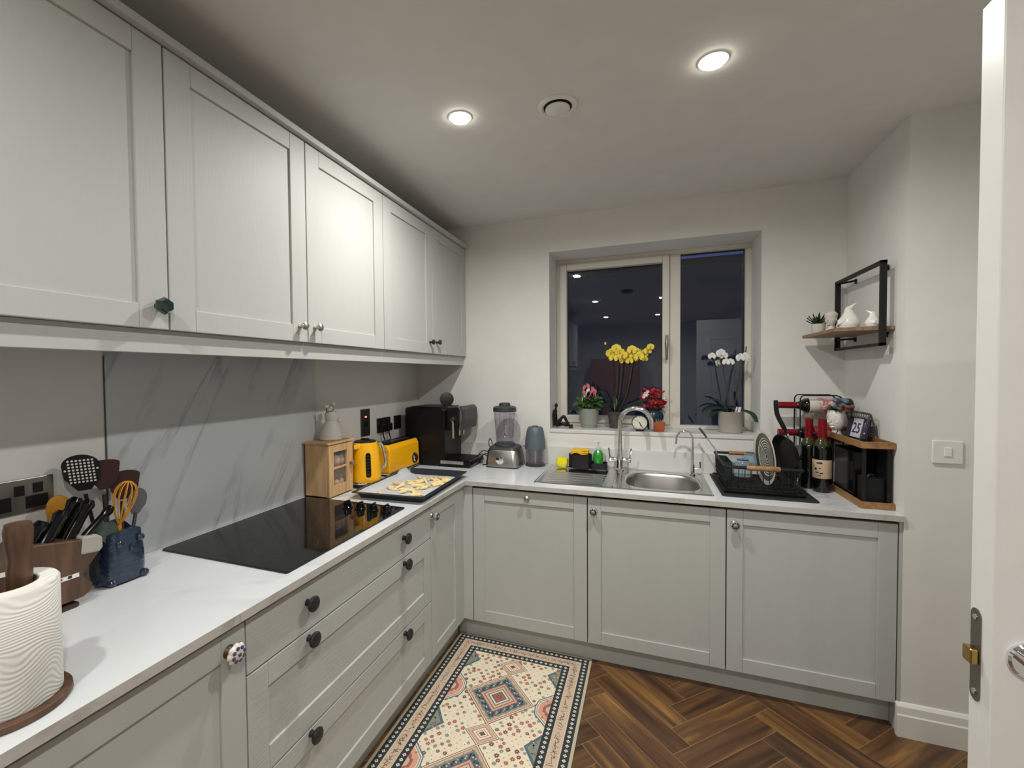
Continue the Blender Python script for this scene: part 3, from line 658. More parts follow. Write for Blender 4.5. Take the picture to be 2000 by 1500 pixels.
# ------------------------------------------------------------------ rug
def make_rug():
    X0, X1, Y1_, YB = .545, 1.255, 2.466, .780; cx = .900
    b = B(); zt = .0065
    b.box(X0, X1, YB, Y1_, .0006, zt, 0)
    lay = [zt]
    def L_(n): return zt+.00012*n
    def poly(pts, n, m):
        ar = sum(pts[i][0]*pts[(i+1) % len(pts)][1]-pts[(i+1) % len(pts)][0]*pts[i][1] for i in range(len(pts)))
        if ar < 0: pts = pts[::-1]
        k = len(b.v); b.v += [Vector((x, y, L_(n))) for x, y in pts]; b.f.append(list(range(k, k+len(pts)))); b.m.append(m); b.sm.append(False)
    def rect(o, n, m): poly([(X0+o, YB+o), (X1-o, YB+o), (X1-o, Y1_-o), (X0+o, Y1_-o)], n, m)
    CREAM, DARK, TAN, FIELD, WHT, RED, BLU, SAL, SAGE, BRN = range(10)
    rect(.012, 1, DARK); rect(.046, 2, TAN); rect(.048, 3, WHT); rect(.0495, 4, TAN); rect(.094, 5, WHT); rect(.0955, 6, DARK); rect(.130, 7, FIELD)
    rnd = random.Random(11)
    def diamond(x, y, rx, ry, n, m): poly([(x+rx, y), (x, y+ry), (x-rx, y), (x, y-ry)], n, m)
    def along(o, step, fn):
        x0, x1, y0, y1 = X0+o, X1-o, YB+o, Y1_-o
        k = int((x1-x0)/step); s = (x1-x0)/k
        for i in range(k): fn(x0+i*s, y1, 0); fn(x0+i*s+s, y0, 0)
        k = int((y1-y0)/step); s = (y1-y0)/k
        for i in range(k): fn(x0, y0+i*s, 1); fn(x1, y0+i*s+s, 1)
    along(.029, .0235, lambda x, y, v: (diamond(x, y, .0082, .0082, 7, WHT), diamond(x, y, .003, .003, 8, BRN)))
    along(.113, .0235, lambda x, y, v: (diamond(x, y, .0085, .0085, 8, WHT), diamond(x, y, .003, .003, 9, BRN)))
    def glyph(x, y, v):
        m = rnd.choice((BRN, BRN, DARK, RED, SAGE)); a = rnd.choice((0, PI/4, PI/2, -PI/4)); 
        for _ in range(rnd.choice((1, 2, 2, 3))):
            a += rnd.uniform(.6, 1.4); l = rnd.uniform(.008, .016); w_ = .0011; ox, oy = rnd.uniform(-.006, .006), rnd.uniform(-.006, .006)
            dx, dy = math.cos(a), math.sin(a)
            poly([(x+ox+dx*l-dy*w_, y+oy+dy*l+dx*w_), (x+ox-dx*l-dy*w_, y+oy-dy*l+dx*w_), (x+ox-dx*l+dy*w_, y+oy-dy*l-dx*w_), (x+ox+dx*l+dy*w_, y+oy+dy*l-dx*w_)], 7, m)
    along(.0715, .0165, glyph)
    fx0, fx1, fy0, fy1 = X0+.130, X1-.130, YB+.130, Y1_-.130
    def star(x, y, r, n, m, k=7):
        pts = []
        for i in range(2*k):
            t = PI*i/k; q = r*(1 if i % 2 == 0 else .62)*rnd.uniform(.85, 1.1); pts.append((x+q*math.cos(t), y+q*math.sin(t)))
        poly(pts, n, m)
    # scattered flowers
    yy = fy0+.012; row = 0
    while yy < fy1-.006:
        xx = fx0+.012+(.014 if row % 2 else 0)
        while xx < fx1-.008:
            q = rnd.random(); x_, y_ = xx+rnd.uniform(-.004, .004), yy+rnd.uniform(-.004, .004)
            if q < .36: star(x_, y_, rnd.uniform(.0095, .0130), 8, RED if q < .2 else BRN); star(x_, y_, .0038, 9, SAL)
            elif q < .58: star(x_, y_, rnd.uniform(.008, .0115), 8, SAGE); star(x_, y_, .0030, 9, CREAM)
            else: star(x_, y_, .0032, 8, SAGE if q < .8 else BRN, 4)
            xx += .033
        yy += .0200; row += 1
    def nest(x, y, rx, ry, seq, n0=12):
        for i, (s, m) in enumerate(seq): diamond(x, y, rx*s, ry*s, n0+i, m)
    small = [(1.08, BRN), (1.02, FIELD), (.93, RED), (.88, TAN), (.70, SAL), (.66, RED), (.60, FIELD), (.40, BRN), (.35, FIELD), (.22, BRN)]
    big = [(1.05, BRN), (1.02, FIELD), (.98, RED), (.95, TAN), (.87, SAGE), (.80, BLU), (.62, BLU), (.56, SAL), (.47, BRN), (.44, TAN), (.34, DARK), (.31, WHT), (.24, BRN), (.20, RED)]
    for i in range(4):
        y = 2.2705-.433*i; nest(cx, y, .068, .057, small)
        if i < 3:
            y -= .2175; nest(cx, y, .150, .159, big)
            for s, m, c, r in ((.87, TAN, 20, .0045), (.74, SAL, 18, .0055), (.68, WHT, 16, .0045), (.63, RED, 16, .004)):
                for q in range(4):
                    a, e = [(1, 0), (0, 1), (-1, 0), (0, -1)][q], [(0, 1), (-1, 0), (0, -1), (1, 0)][q]
                    for k in range(c//2):
                        f = (k+.5)/(c//2); star(cx+.150*s*(a[0]*(1-f)+e[0]*f), y+.159*s*(a[1]*(1-f)+e[1]*f), r, 27, m if k % 2 else (SAGE if s > .8 else DARK), 4)
            star(cx, y, .014, 28, BRN, 6); star(cx, y, .008, 29, RED, 5)
            # octagon halves at the sides
            for sd in (-1, 1):
                ex = cx+sd*.225
                for j, (s, m) in enumerate(((1, BLU), (.93, WHT), (.86, SAGE), (.80, FIELD), (.74, SAL), (.45, RED), (.25, TAN))):
                    poly([(ex, y+.098*s), (ex-sd*.056*s, y+.045*s), (ex-sd*.064*s, y), (ex-sd*.056*s, y-.045*s), (ex, y-.098*s)], 10+j, m)
                for k in range(5): star(ex-sd*.02, y-.05+.025*k, .006, 18, (RED, TAN)[k % 2], 5)
        # blue triangles
        yc = 2.2705-.433*i
        for sd in (-1, 1):
            ex = cx+sd*.225
            ty = min(yc+.078, fy1); by = max(yc-.078, fy0)
            poly([(ex, ty), (ex-sd*.056, yc), (ex, by)], 10, BLU)
            poly([(ex, yc+.058), (ex-sd*.042, yc), (ex, yc-.058)], 11, SAGE)
            for k in range(9): star(ex-sd*rnd.uniform(.004, .026), yc+rnd.uniform(-.035, .035), .005, 12, rnd.choice((BLU, RED, SAL, BRN)), 5)
    def rm(n, c): return mat('rug_'+n, c, .95, bump=(230, .5), var=(160, .22, (1, 1, 1)))
    ms = [rm('cream', (.50, .45, .33)), rm('charcoal', (.035, .04, .042)), rm('tan', (.60, .46, .33)), rm('field', (.80, .70, .53)), rm('ivory', (.70, .68, .60)),
          rm('rust', (.38, .13, .09)), rm('blue', (.10, .155, .19)), rm('salmon', (.68, .34, .25)), rm('sage', (.25, .27, .21)), rm('brown', (.17, .10, .08))]
    # dense band of loop pile edge
    return tag(b.build('rug', ms), 'long patterned runner rug with cream field, diamonds and dark dotted borders', 'rug')
make_rug()

# ------------------------------------------------------------------ wall plates on the left wall
def plate(name, y0, y1, z0, z1, label, cat, m, parts):
    t = thing(name, (0, (y0+y1)/2, z0), label, cat)
    B().box(.0006, .007, y0, y1, z0, z1).build('face_plate', m, t, bev=.0015)
    for pn_, (a, b_, c, d_, e_, mm) in parts: B().box(.0068, e_, a, b_, c, d_).build(pn_, mm, t, bev=.0008)
    return t
M_bn = mat('brushed_nickel', (.24, .225, .20), .3, .9)
plate('double_socket', .782, .928, 1.088, 1.176, 'brushed metal double socket with black switches at far left above the kitchen roll', 'socket', M_bn,
      [('switch', (.846, .866, 1.134, 1.160, .010, M_black)), ('switch', (.884, .904, 1.136, 1.162, .010, M_black)), ('socket_face', (.795, .840, 1.098, 1.135, .0078, M_black)), ('socket_face', (.868, .915, 1.098, 1.130, .0078, M_black))])
M_pl = mat('dark_nickel', (.12, .11, .10), .35, .9)
cs_ = plate('cooker_switch', 2.328, 2.412, 1.090, 1.244, 'tall dark metal cooker switch with a red neon above the kettle', 'switch', M_pl,
      [('rocker', (2.356, 2.384, 1.145, 1.172, .011, M_black))])
B().box(.0068, .0082, 2.362, 2.378, 1.196, 1.203).build('neon_light', M_neon, cs_)
plate('double_socket', 2.487, 2.633, 1.090, 1.178, 'dark metal double socket with two black plugs above the toaster', 'socket', M_pl,
      [('switch', (2.52, 2.534, 1.145, 1.162, .010, M_black)), ('switch', (2.585, 2.600, 1.145, 1.162, .010, M_black))])
plate('fused_spur', 2.678, 2.762, 1.092, 1.178, 'small square dark metal wall switch next to the plugs', 'switch', M_pl, [('rocker', (2.705, 2.735, 1.122, 1.148, .010, M_black))])
for yy, l, e_ in ((2.525, 'black plug in the left half of the socket above the toaster', (.05, 2.60, 1.03)), (2.592, 'black plug in the right half of the socket above the toaster', (.045, 2.65, 1.04))):
    t = thing('plug', (.007, yy, 1.098), l, 'plug')
    B().box(.0082, .034, yy-.025, yy+.025, 1.096, 1.142).build('plug_body', M_black, t, bev=.006)
    B().tube(smooth_path([(.022, yy, 1.098), (.024, yy, 1.07), (.026, yy+.01, 1.045), (.018, yy+.02, .99), (.015, yy+.02, .90), (.018, yy+.02, .876)]), .0033, 8).build('cable', M_black, t)

# ------------------------------------------------------------------ egg cupboard with eggs, jug
ec = thing('egg_cabinet', (.08, 1.955, T), 'small oak egg cupboard with a glazed door standing beside the hob', 'cabinet')
x0, x1, y0, y1, z0, z1 = .014, .140, 1.868, 2.046, T+.0004, 1.118
b = B().box(x0, x1, y0, y0+.010, z0, z1).box(x0, x1, y1-.010, y1, z0, z1).box(x0, x1, y0, y1, z0, z0+.010).box(x0, x0+.006, y0, y1, z0, z1).box(x0+.006, x1-.006, y0+.010, y1-.010, .992, .998)
b.build('body', M_oak, ec, bev=.001)
B().box(x0-.004, x1+.018, y0-.008, y1+.006, z1, z1+.010).build('top_board', M_oak, ec, bev=.002)
b = B().box(x1+.001, .154, y0+.001, y0+.034, z0+.006, z1-.003).box(x1+.001, .154, y1-.044, y1-.001, z0+.006, z1-.003).box(x1+.001, .1535, y0+.034, y1-.044, z1-.038, z1-.003).box(x1+.001, .1535, y0+.034, y1-.044, z0+.006, z0+.052).box(x1+.001, .1500, y0+.034, y1-.044, 1.000, 1.008)
dd = b.build('door', M_oak, ec, bev=.0012)
B().box(.143, .145, y0+.033, y1-.043, z0+.05, z1-.036).build('pane', M_eggpane, dd)
B().lathe([(.0065, .154), (.0055, .160), (.0105, .166), (.0115, .172), (.008, .178), (.0001, .180)], (0, 2.024, 1.012), 18, 0, 'x').build('knob', M_bamb, dd)
eggs = B().ell((0, 0, .029), (.0215, .0215, .029), 0, 16, 12).build('egg', M_egg, loc=(0, 0, 0))
first = True
for zz, l, g in ((.9986, 'brown egg on the upper shelf behind the cupboard glass', 'eggs on the upper shelf of the oak cupboard'), (z0+.0104, 'brown egg on the floor of the small oak cupboard', 'eggs at the bottom of the oak cupboard')):
    for px_, py_ in ((.115, 1.915), (.116, 1.965), (.062, 1.90), (.064, 1.948), (.112, 2.010)):
        if first: o = eggs; o.location = (px_, py_, zz); first = False
        else: o = eggs.copy(); COL.objects.link(o); o.location = (px_, py_, zz)
        tag(o, l, 'egg', g)
jg = thing('flower_vase', (.085, 1.974, z1+.010), 'off-white matt flask vase with twig blossoms on top of the oak cupboard', 'vase')
zz = z1+.0104
B().lathe([(.050, zz), (.054, zz+.004), (.053, zz+.012), (.046, zz+.045), (.034, zz+.075), (.026, zz+.090), (.030, zz+.105), (.031, zz+.120), (.024, zz+.134), (.014, zz+.138)], (.085, 1.974, 0), 28).build('vase_body', M_whitem, jg)
b = B(); bl = B()
for dx, dy, h in ((.01, .028, .128), (-.01, .02, .158), (.015, -.018, .150), (.02, .035, .090), (-.005, -.03, .165), (.01, .005, .168)):
    p1 = (.085+dx, 1.974+dy, zz+h); b.tube([(.085+dx*.3, 1.974+dy*.3, zz+.10), (.085+dx*.8, 1.974+dy*.7, zz+h*.75), p1], .0022, 5)
    for k in range(3): bl.ell((p1[0]+random.uniform(-.006, .008), p1[1]+random.uniform(-.008, .008), p1[2]+random.uniform(-.008, .004)), (.0085, .0085, .009), 0, 8, 6)
b.build('twig', M_stem, jg); bl.build('blossom', M_whitem, jg)

# ------------------------------------------------------------------ kettle and toaster
kx, ky = .152, 2.152
kt = thing('kettle', (kx, ky, T), 'glossy yellow electric kettle between the oak cupboard and the toaster', 'kettle')
B().lathe([(.078, T+.0003), (.080, T+.004), (.079, T+.016), (.070, T+.019)], (kx, ky, 0), 36).build('power_base', M_black, kt)
B().lathe([(.0785, T+.019), (.080, T+.021), (.080, T+.028), (.0785, T+.030)], (kx, ky, 0), 36).build('chrome_band', M_chrome, kt)
B().lathe([(.0785, T+.030), (.080, T+.036), (.079, T+.06), (.074, T+.13), (.067, T+.20), (.062, T+.222), (.058, T+.2245)], (kx, ky, 0), 40).build('body', M_yel, kt)
sp = B().prism([(kx-.02, ky-.052), (kx+.018, ky-.055), (kx-.002, ky-.092)], 'z', T+.196, T+.222); sp.build('spout', M_yel, kt, bev=.004)
b = B().lathe([(.057, T+.2245), (.054, T+.231), (.030, T+.236), (.0001, T+.237)], (kx, ky, 0), 32); b.box(kx-.018, kx+.018, ky-.012, ky+.012, T+.236, T+.243); b.build('lid', M_black, kt, bev=.002)
B().tube(smooth_path([(kx+.030, ky+.050, T+.205), (kx+.036, ky+.072, T+.210), (kx+.040, ky+.096, T+.195), (kx+.046, ky+.108, T+.15), (kx+.050, ky+.112, T+.10), (kx+.044, ky+.094, T+.075), (kx+.038, ky+.070, T+.080)]), .0085, 10).build('handle', M_chrome, kt)
# water gauge on the side facing the room/camera
wa = math.radians(-45); b = B(); q = Matrix.Translation((kx, ky, 0)) @ Matrix.Rotation(wa, 4, 'Z'); b.T = q
b.prism([(y*.0001+yy, zz_) for y, (yy, zz_) in enumerate(rrect(-.012, .012, T+.055, T+.178, .011))], 'x', .0700, .0800, 0)
b.T = q @ Matrix.Translation((.0, 0, 0))
wg = b.build('water_gauge', M_blackg, kt); wg.rotation_euler = (0, 0, 0)
b = B(); b.T = q
for k in range(7): b.box(.0799, .0805, -.005, .005, T+.07+.015*k, T+.0712+.015*k)
b.build('gauge_mark', M_mgrey, wg)

tt = thing('toaster', (.11, 2.52, T), 'long glossy yellow toaster with a round chrome dial, left of the coffee machine', 'toaster')
ty0, ty1 = 2.345, 2.690
b = B().prism([(.042, T+.018), (.178, T+.018), (.174, T+.150), (.160, T+.176), (.060, T+.176), (.046, T+.150)], 'y', ty0, ty1); b.build('body', M_yel, tt, bev=.010, seg=3)
b = B().prism([(.062, T+.1765), (.158, T+.1765), (.150, T+.184), (.070, T+.184)], 'y', ty0+.012, ty1-.012); b.build('top_plate', M_blackg, tt, bev=.002)
B().box(.088, .102, ty0+.05, ty1-.05, T+.1841, T+.1846).box(.122, .136, ty0+.05, ty1-.05, T+.1841, T+.1846).build('bread_slot', M_dark, tt)
b = B().prism([(.046, T+.010), (.181, T+.010), (.179, T+.020), (.044, T+.020)], 'y', ty0-.002, ty1+.002); b.build('chrome_band', M_chrome, tt, bev=.003)
B().box(.055, .170, ty0+.01, ty1-.01, T+.0003, T+.0102).build('foot', M_black, tt)
b = B().lathe([(.032, .174), (.032, .180), (.029, .184), (.0001, .184)], (0, 2.628, T+.060), 28, 0, 'x').lathe([(.0235, .184), (.021, .190), (.0001, .191)], (0, 2.628, T+.060), 20, 1, 'x')
b.box(.1905, .1920, 2.626, 2.631, T+.06, T+.076, 2); dl_ = b.build('dial', [M_blackg, M_chrome, M_foil], tt)
b = B()
for k in range(10): a = math.radians(200-k*22); b.ell((.1842, 2.628+.0265*math.cos(a), T+.060+.0265*math.sin(a)), (.0004, .0013, .0013), 0, 6, 4)
b.build('dial_mark', M_plast, dl_)

# ------------------------------------------------------------------ baking tray with potato pieces
TA = math.atan2(-.03, .52)   # the long side runs along y, slightly turned
tr = thing('baking_tray', (.40, 2.19, T), 'dark rectangular baking tray on the corner of the worktop, overhanging nothing', 'baking tray')
tr['label'] = 'dark rectangular oven tray lined with baking paper on the worktop corner'
Tm = Matrix.Translation((.408, 2.203, 0)) @ Matrix.Rotation(math.radians(2.5), 4, 'Z')
def tray_mesh(hw, hl, z0, hgt, th, flare):
    b = B(); b.T = Tm; n = 7
    def ring(w_, l_, z, r=.02): return [(x, y, z) for x, y in rrect(-w_, w_, -l_, l_, r, 5)]
    rings = [ring(hw-flare, hl-flare, z0), ring(hw, hl, z0+hgt), ring(hw+.014, hl+.020, z0+hgt+.001), ring(hw+.014, hl+.020, z0+hgt+.003), ring(hw-.001, hl-.001, z0+hgt+.0035), ring(hw-flare-.001, hl-flare-.001, z0+.0015)]
    N_ = len(rings[0]); vs = [p for r_ in rings for p in r_]
    fs = [(j*N_+i, j*N_+(i+1) % N_, (j+1)*N_+(i+1) % N_, (j+1)*N_+i) for j in range(5) for i in range(N_)]
    fs += [tuple(range(N_))[::-1], tuple(range(5*N_, 6*N_))]
    return b.add(vs, fs, 0)
zt0 = T+.0005
tray_mesh(.172, .268, zt0, .027, .001, .014).build('pan', M_tray, tr)
# paper: grid with curled left/back edge
b = B(); b.T = Tm; nx, ny = 14, 20; vs = []
for i in range(nx+1):
    for j in range(ny+1):
        u_, v_ = i/nx, j/ny; x = -.166+.325*u_; y = -.258+.514*v_
        e_ = max(0, .10-u_)*10; z = zt0+.0030+.0006*math.sin(x*70+y*33)+.026*e_**1.3
        k_ = max(0, .05-v_)*20; z = max(z, zt0+.0022+.022*k_)
        if u_ < .16 and .78 < v_ < .97: z += .014*(.16-u_)/.16
        vs.append((x, y, z))
fs = [(i*(ny+1)+j, (i+1)*(ny+1)+j, (i+1)*(ny+1)+j+1, i*(ny+1)+j+1) for i in range(nx) for j in range(ny)]
b.add(vs, fs); o = b.build('baking_paper', M_bake); md = o.modifiers.new('thickness', 'SOLIDIFY'); md.thickness = .0004
tag(o, 'grey-white sheet of baking paper lining the oven tray', 'baking paper')
def wedge(seed, mt):
    r_ = random.Random(seed); L2 = r_.uniform(.021, .030); b = B(); vs = []; n = 5
    bend = r_.uniform(-.007, .007); n = 8; q4 = r_.uniform(.6, 1.0)
    for i in range(n+1):
        t = i/n*2-1; k = (1-abs(t)**7)**.5*.78+.22
        for j in range(8):
            a = 2*PI*j/8+.4; e_ = (abs(math.cos(a))**3+abs(math.sin(a))**3)**(-1/3)
            vs.append((t*L2+.003*math.cos(a)*t, math.cos(a)*e_*.0068*k+bend*(1-t*t), math.sin(a)*e_*.0075*k*(q4+(1-q4)*(t+1)/2)))
    fs = [(i*8+k, i*8+(k+1) % 8, i*8+8+(k+1) % 8, i*8+8+k) for i in range(n) for k in range(8)]+[tuple(range(8))[::-1], tuple(range(n*8, n*8+8))]
    b.add(vs, fs); o = b.build('potato_piece', mt, loc=(0, 0, 0)); md = o.modifiers.new('round', 'BEVEL'); md.width = .0010; md.segments = 2; return o
pr_ = [wedge(s, M_potd if s == 3 else M_pot) for s in range(5)]
spots = [(.336, 2.000), (.326, 2.11), (.345, 2.10), (.313, 2.19), (.335, 2.205), (.425, 2.06), (.44, 2.085), (.41, 2.10), (.455, 2.10), (.357, 2.244), (.375, 2.225), (.432, 2.17), (.45, 2.19), (.42, 2.20), (.404, 2.26), (.39, 2.285), (.42, 2.30),
         (.488, 2.19), (.47, 2.215), (.50, 2.225), (.429, 2.335), (.445, 2.36), (.46, 2.335), (.525, 2.235), (.51, 2.26), (.49, 2.28), (.53, 2.28), (.515, 2.31), (.50, 2.335), (.53, 2.345), (.48, 2.37), (.515, 2.375), (.505, 2.03), (.52, 2.045), (.495, 2.055), (.36, 2.15), (.465, 2.14), (.49, 2.155), (.475, 2.31), (.38, 2.30)]
rq = random.Random(5); placed = []
for i, (x, y) in enumerate(spots):
    o = pr_[i] if i < 5 else pr_[rq.randrange(5)].copy()
    if i >= 5: COL.objects.link(o)
    lvl = sum(1 for (a, c) in placed if (a-x)**2+(c-y)**2 < .0004)
    x_, y_ = x, y
    o.location = (x_, y_, zt0+.0030+.0085+.011*min(lvl, 2)); o.rotation_euler = (rq.uniform(-.7, .7), rq.uniform(-.30, .25), rq.uniform(0, PI)); placed.append((x, y))
    tag(o, 'pale yellow potato wedge scattered on the lined oven tray', 'potato piece', 'potato wedges on the oven tray')

# ------------------------------------------------------------------ coffee machine
cm = thing('coffee_machine', (.27, 2.81, T), 'black bean-to-cup coffee machine in the worktop corner', 'coffee machine')
b = B().prism([(.070, T+.004), (.345, T+.004), (.345, 1.215), (.330, 1.232), (.085, 1.232), (.070, 1.222)], 'y', 2.702, 2.965); b.build('body', mat('black_casing', (.005, .005, .006), .33, spec=.35), cm, bev=.006)
b = B().prism([(.345, 1.095), (.395, 1.085), (.430, 1.10), (.440, 1.20), (.425, 1.236), (.345, 1.228)], 'y', 2.735, 2.930); b.build('brew_head', M_black, cm, bev=.006)
b = B().prism([(.436, 1.095), (.462, 1.098), (.474, 1.16), (.468, 1.222), (.452, 1.240), (.428, 1.240)], 'y', 2.722, 2.945, 0); b.build('control_panel', M_dgrey, cm, bev=.006)
b = B().tube([(.434, 2.722, 1.095), (.448, 2.7215, 1.16), (.446, 2.722, 1.215), (.430, 2.723, 1.240)], .0035, 8); b.build('chrome_edge', M_chrome, cm)
for yy in (2.79, 2.855):
    B().tube([(.408, yy, 1.095), (.408, yy, 1.055)], [.010, .007], 12).build('coffee_spout', M_steelp, cm)
B().tube([(.392, 2.722, 1.150), (.395, 2.718, 1.12), (.397, 2.716, 1.045)], [.008, .0085, .0065], 12).build('steam_wand', M_steelp, cm)
B().lathe([(.014, 2.735), (.016, 2.716), (.012, 2.708), (.0001, 2.708)], (.392, 0, 1.160), 18, 0, 'y').build('steam_knob', M_chrome, cm)
b = B().prism([(.300, T+.0004), (.505, T+.0004), (.520, T+.018), (.512, T+.042), (.300, T+.046)], 'y', 2.700, 2.930); b.build('drip_tray', M_blackg, cm, bev=.004)
B().box(.318, .470, 2.6975, 2.701, T+.020, T+.040).build('steel_strip', M_steelp, cm)
b = B()
for k in range(12): b.box(.350+.0125*k, .356+.0125*k, 2.72, 2.91, T+.0455, T+.0475)
b.build('grille', M_black, cm)
B().box(.10, .30, 2.72, 2.94, 1.2322, 1.236).build('hopper_lid', M_black, cm, bev=.002)
tg = thing('tamper', (.325, 2.785, 1.236), 'round black disc standing on top of the coffee machine', 'tamper')
nrm = (Vector(camo.location)-Vector((.362, 2.79, 1.275))); nrm = Vector((.55, -.83, 0)).normalized()
b = B(); b.T = Matrix.Translation((.325, 2.785, 1.281)) @ nrm.to_track_quat('Z', 'Y').to_matrix().to_4x4()
b.lathe([(.038, -.009), (.0435, -.006), (.0445, 0), (.0435, .006), (.038, .009), (.0001, .010)], n=32); b.build('disc', mat('dark_disc', (.018, .019, .021), .5), tg)
B().lathe([(.016, 1.2366), (.016, 1.242)], (.325, 2.785, 0), 16).build('foot', M_black, tg)
# loose cables between coffee machine and blender
b = B().tube(smooth_path([(.515, 2.85, T+.005), (.53, 2.87, T+.05), (.56, 2.90, T+.062), (.60, 2.91, T+.03), (.612, 2.87, T+.004)]), .003, 7)
b.tube(smooth_path([(.505, 2.80, T+.05), (.535, 2.83, T+.066), (.565, 2.85, T+.056), (.583, 2.85, T+.02), (.576, 2.84, T+.004), (.55, 2.82, T+.004)]), .003, 7)
b.tube(smooth_path([(.50, 2.88, T+.055), (.53, 2.90, T+.078), (.56, 2.93, T+.055), (.58, 2.94, T+.01), (.57, 2.945, T+.004)]), .003, 7)
tag(b.build('cable', M_black), 'tangle of thin black cable between the coffee machine and the blender', 'cable')

# ------------------------------------------------------------------ blender, mini chopper
fp = thing('blender', (.686, 2.85, T), 'food processor with brushed steel base and clear blender jug', 'blender')
def sqring(hw, hl, r, z): return [(x, y, z) for x, y in rrect(-hw, hw, -hl, hl, r, 5)]
def loft(b, rings, m=0, cap=True):
    n = len(rings[0]); b.add([p for r_ in rings for p in r_], [(j*n+i, j*n+(i+1) % n, (j+1)*n+(i+1) % n, (j+1)*n+i) for j in range(len(rings)-1) for i in range(n)]+([tuple(range(n))[::-1], tuple(range((len(rings)-1)*n, len(rings)*n))] if cap else []), m); return b
b = B(); b.T = Matrix.Translation((.686, 2.862, 0)); loft(b, [sqring(.104, .098, .03, T+.008), sqring(.104, .098, .03, T+.014), sqring(.094, .088, .03, T+.100), sqring(.090, .084, .03, T+.106)]); b.build('motor_base', M_steel, fp)
b = B(); b.T = Matrix.Translation((.686, 2.862, 0)); loft(b, [sqring(.102, .096, .03, T+.0003), sqring(.1035, .0975, .03, T+.0078)]); b.build('foot', M_dgrey, fp)
b = B(); b.T = Matrix.Translation((.686, 2.862, 0)); loft(b, [sqring(.090, .084, .03, T+.1062), sqring(.083, .078, .03, T+.122), sqring(.072, .068, .03, T+.128)])
b.T = Matrix.Identity(4); b.lathe([(.066, T+.128), (.064, T+.140), (.050, T+.146)], (.686, 2.852, 0), 30); b.build('top_deck', M_dgrey, fp)
b = B().lathe([(.027, 2.775), (.027, 2.766), (.023, 2.760), (.0001, 2.759)], (.680, 0, T+.048), 26, 0, 'y'); b.box(.678, .684, 2.756, 2.760, T+.03, T+.068); kn = b.build('control_dial', M_chrome, fp)
B().prism([(.655+.05*i/8-.0, T+.0455-.0205*math.sin(PI*i/8)) for i in range(9)][::1], 'y', 2.7575, 2.7592).build('dial_lower_half', M_plast, kn)
B().box(.655, .707, 2.7655, 2.7665, T+.0135, T+.0165).build('badge', M_mgrey, fp)
b = B().lathe([(.050, T+.146), (.055, T+.155), (.052, T+.175), (.056, T+.185), (.0695, T+.335)], (.686, 2.852, 0), 32, cap=False).lathe([(.066, T+.334), (.053, T+.187), (.049, T+.178), (.0001, T+.176)], (.686, 2.852, 0), 32, cap=False)
for k in range(6): a = k*PI/3+.3; b.tube([(.686+.052*math.cos(a), 2.852+.052*math.sin(a), T+.19), (.686+.064*math.cos(a), 2.852+.064*math.sin(a), T+.33)], .0022, 6)
b.build('jug', M_clear, fp)
B().tube(smooth_path([(.745, 2.83, T+.325), (.768, 2.82, T+.32), (.775, 2.818, T+.28), (.764, 2.822, T+.225), (.744, 2.83, T+.205)]), .0065, 8).build('jug_handle', M_clear, fp)
b = B().lathe([(.072, T+.336), (.073, T+.340), (.071, T+.362), (.062, T+.368), (.036, T+.372), (.034, T+.386), (.028, T+.390), (.0001, T+.390)], (.686, 2.852, 0), 32); b.build('jug_lid', M_dgrey, fp)
b = B()
for k in range(4): a = k*PI/2+.4; b.strip([(.686, 2.852, T+.182), (.686+.018*math.cos(a), 2.852+.018*math.sin(a), T+.186), (.686+.03*math.cos(a), 2.852+.03*math.sin(a), T+.20)], [.005, .005, .001])
b.lathe([(.010, T+.1765), (.008, T+.186), (.0001, T+.19)], (.686, 2.852, 0), 12); b.build('blade', M_steelp, fp)
b = B().tube(smooth_path([(.598, 2.88, T+.06), (.578, 2.86, T+.13), (.590, 2.85, T+.165), (.603, 2.86, T+.13), (.606, 2.88, T+.112)]), .0026, 7); b.build('power_cable', M_black, fp)
tag(B().tube(smooth_path([(.782, 2.93, T+.115), (.80, 2.955, T+.11), (.83, 2.970, T+.108), (.85, 2.976, T+.10)]), .0022, 6).build('cable', M_black), 'short thin black cable between the blender and the mini chopper', 'cable')
ch = thing('mini_chopper', (.861, 2.918, T), 'small blue-grey mini chopper with a clear bowl beside the drainer', 'chopper')
cx, cy = .861, 2.918
B().lathe([(.060, T+.0003), (.062, T+.003), (.062, T+.009), (.057, T+.012)], (cx, cy, 0), 32).build('base_ring', M_dgrey, ch)
B().lathe([(.056, T+.012), (.058, T+.016), (.060, T+.108)], (cx, cy, 0), 32, cap=False).lathe([(.057, T+.108), (.055, T+.017), (.0001, T+.015)], (cx, cy, 0), 32, cap=False).build('bowl', M_clear, ch)
b = B().lathe([(.007, T+.0155), (.007, T+.10), (.0001, T+.10)], (cx, cy, 0), 12)
for k in range(4): a = k*PI/2+.6; b.strip([(cx, cy, T+.03+.012*(k % 2)), (cx+.03*math.cos(a), cy+.03*math.sin(a), T+.034+.012*(k % 2)), (cx+.048*math.cos(a+.3), cy+.048*math.sin(a+.3), T+.038+.012*(k % 2))], [.008, .008, .001])
b.build('blade', M_steelp, ch)
b = B().lathe([(.0635, T+.104), (.064, T+.112), (.062, T+.15), (.055, T+.20), (.049, T+.228), (.040, T+.240), (.0001, T+.243)], (cx, cy, 0), 32); b.build('motor_head', M_mgrey, ch)
B().lathe([(.020, T+.2425), (.018, T+.246), (.0001, T+.2465)], (cx, cy, 0), 20).build('push_button', M_dgrey, ch)

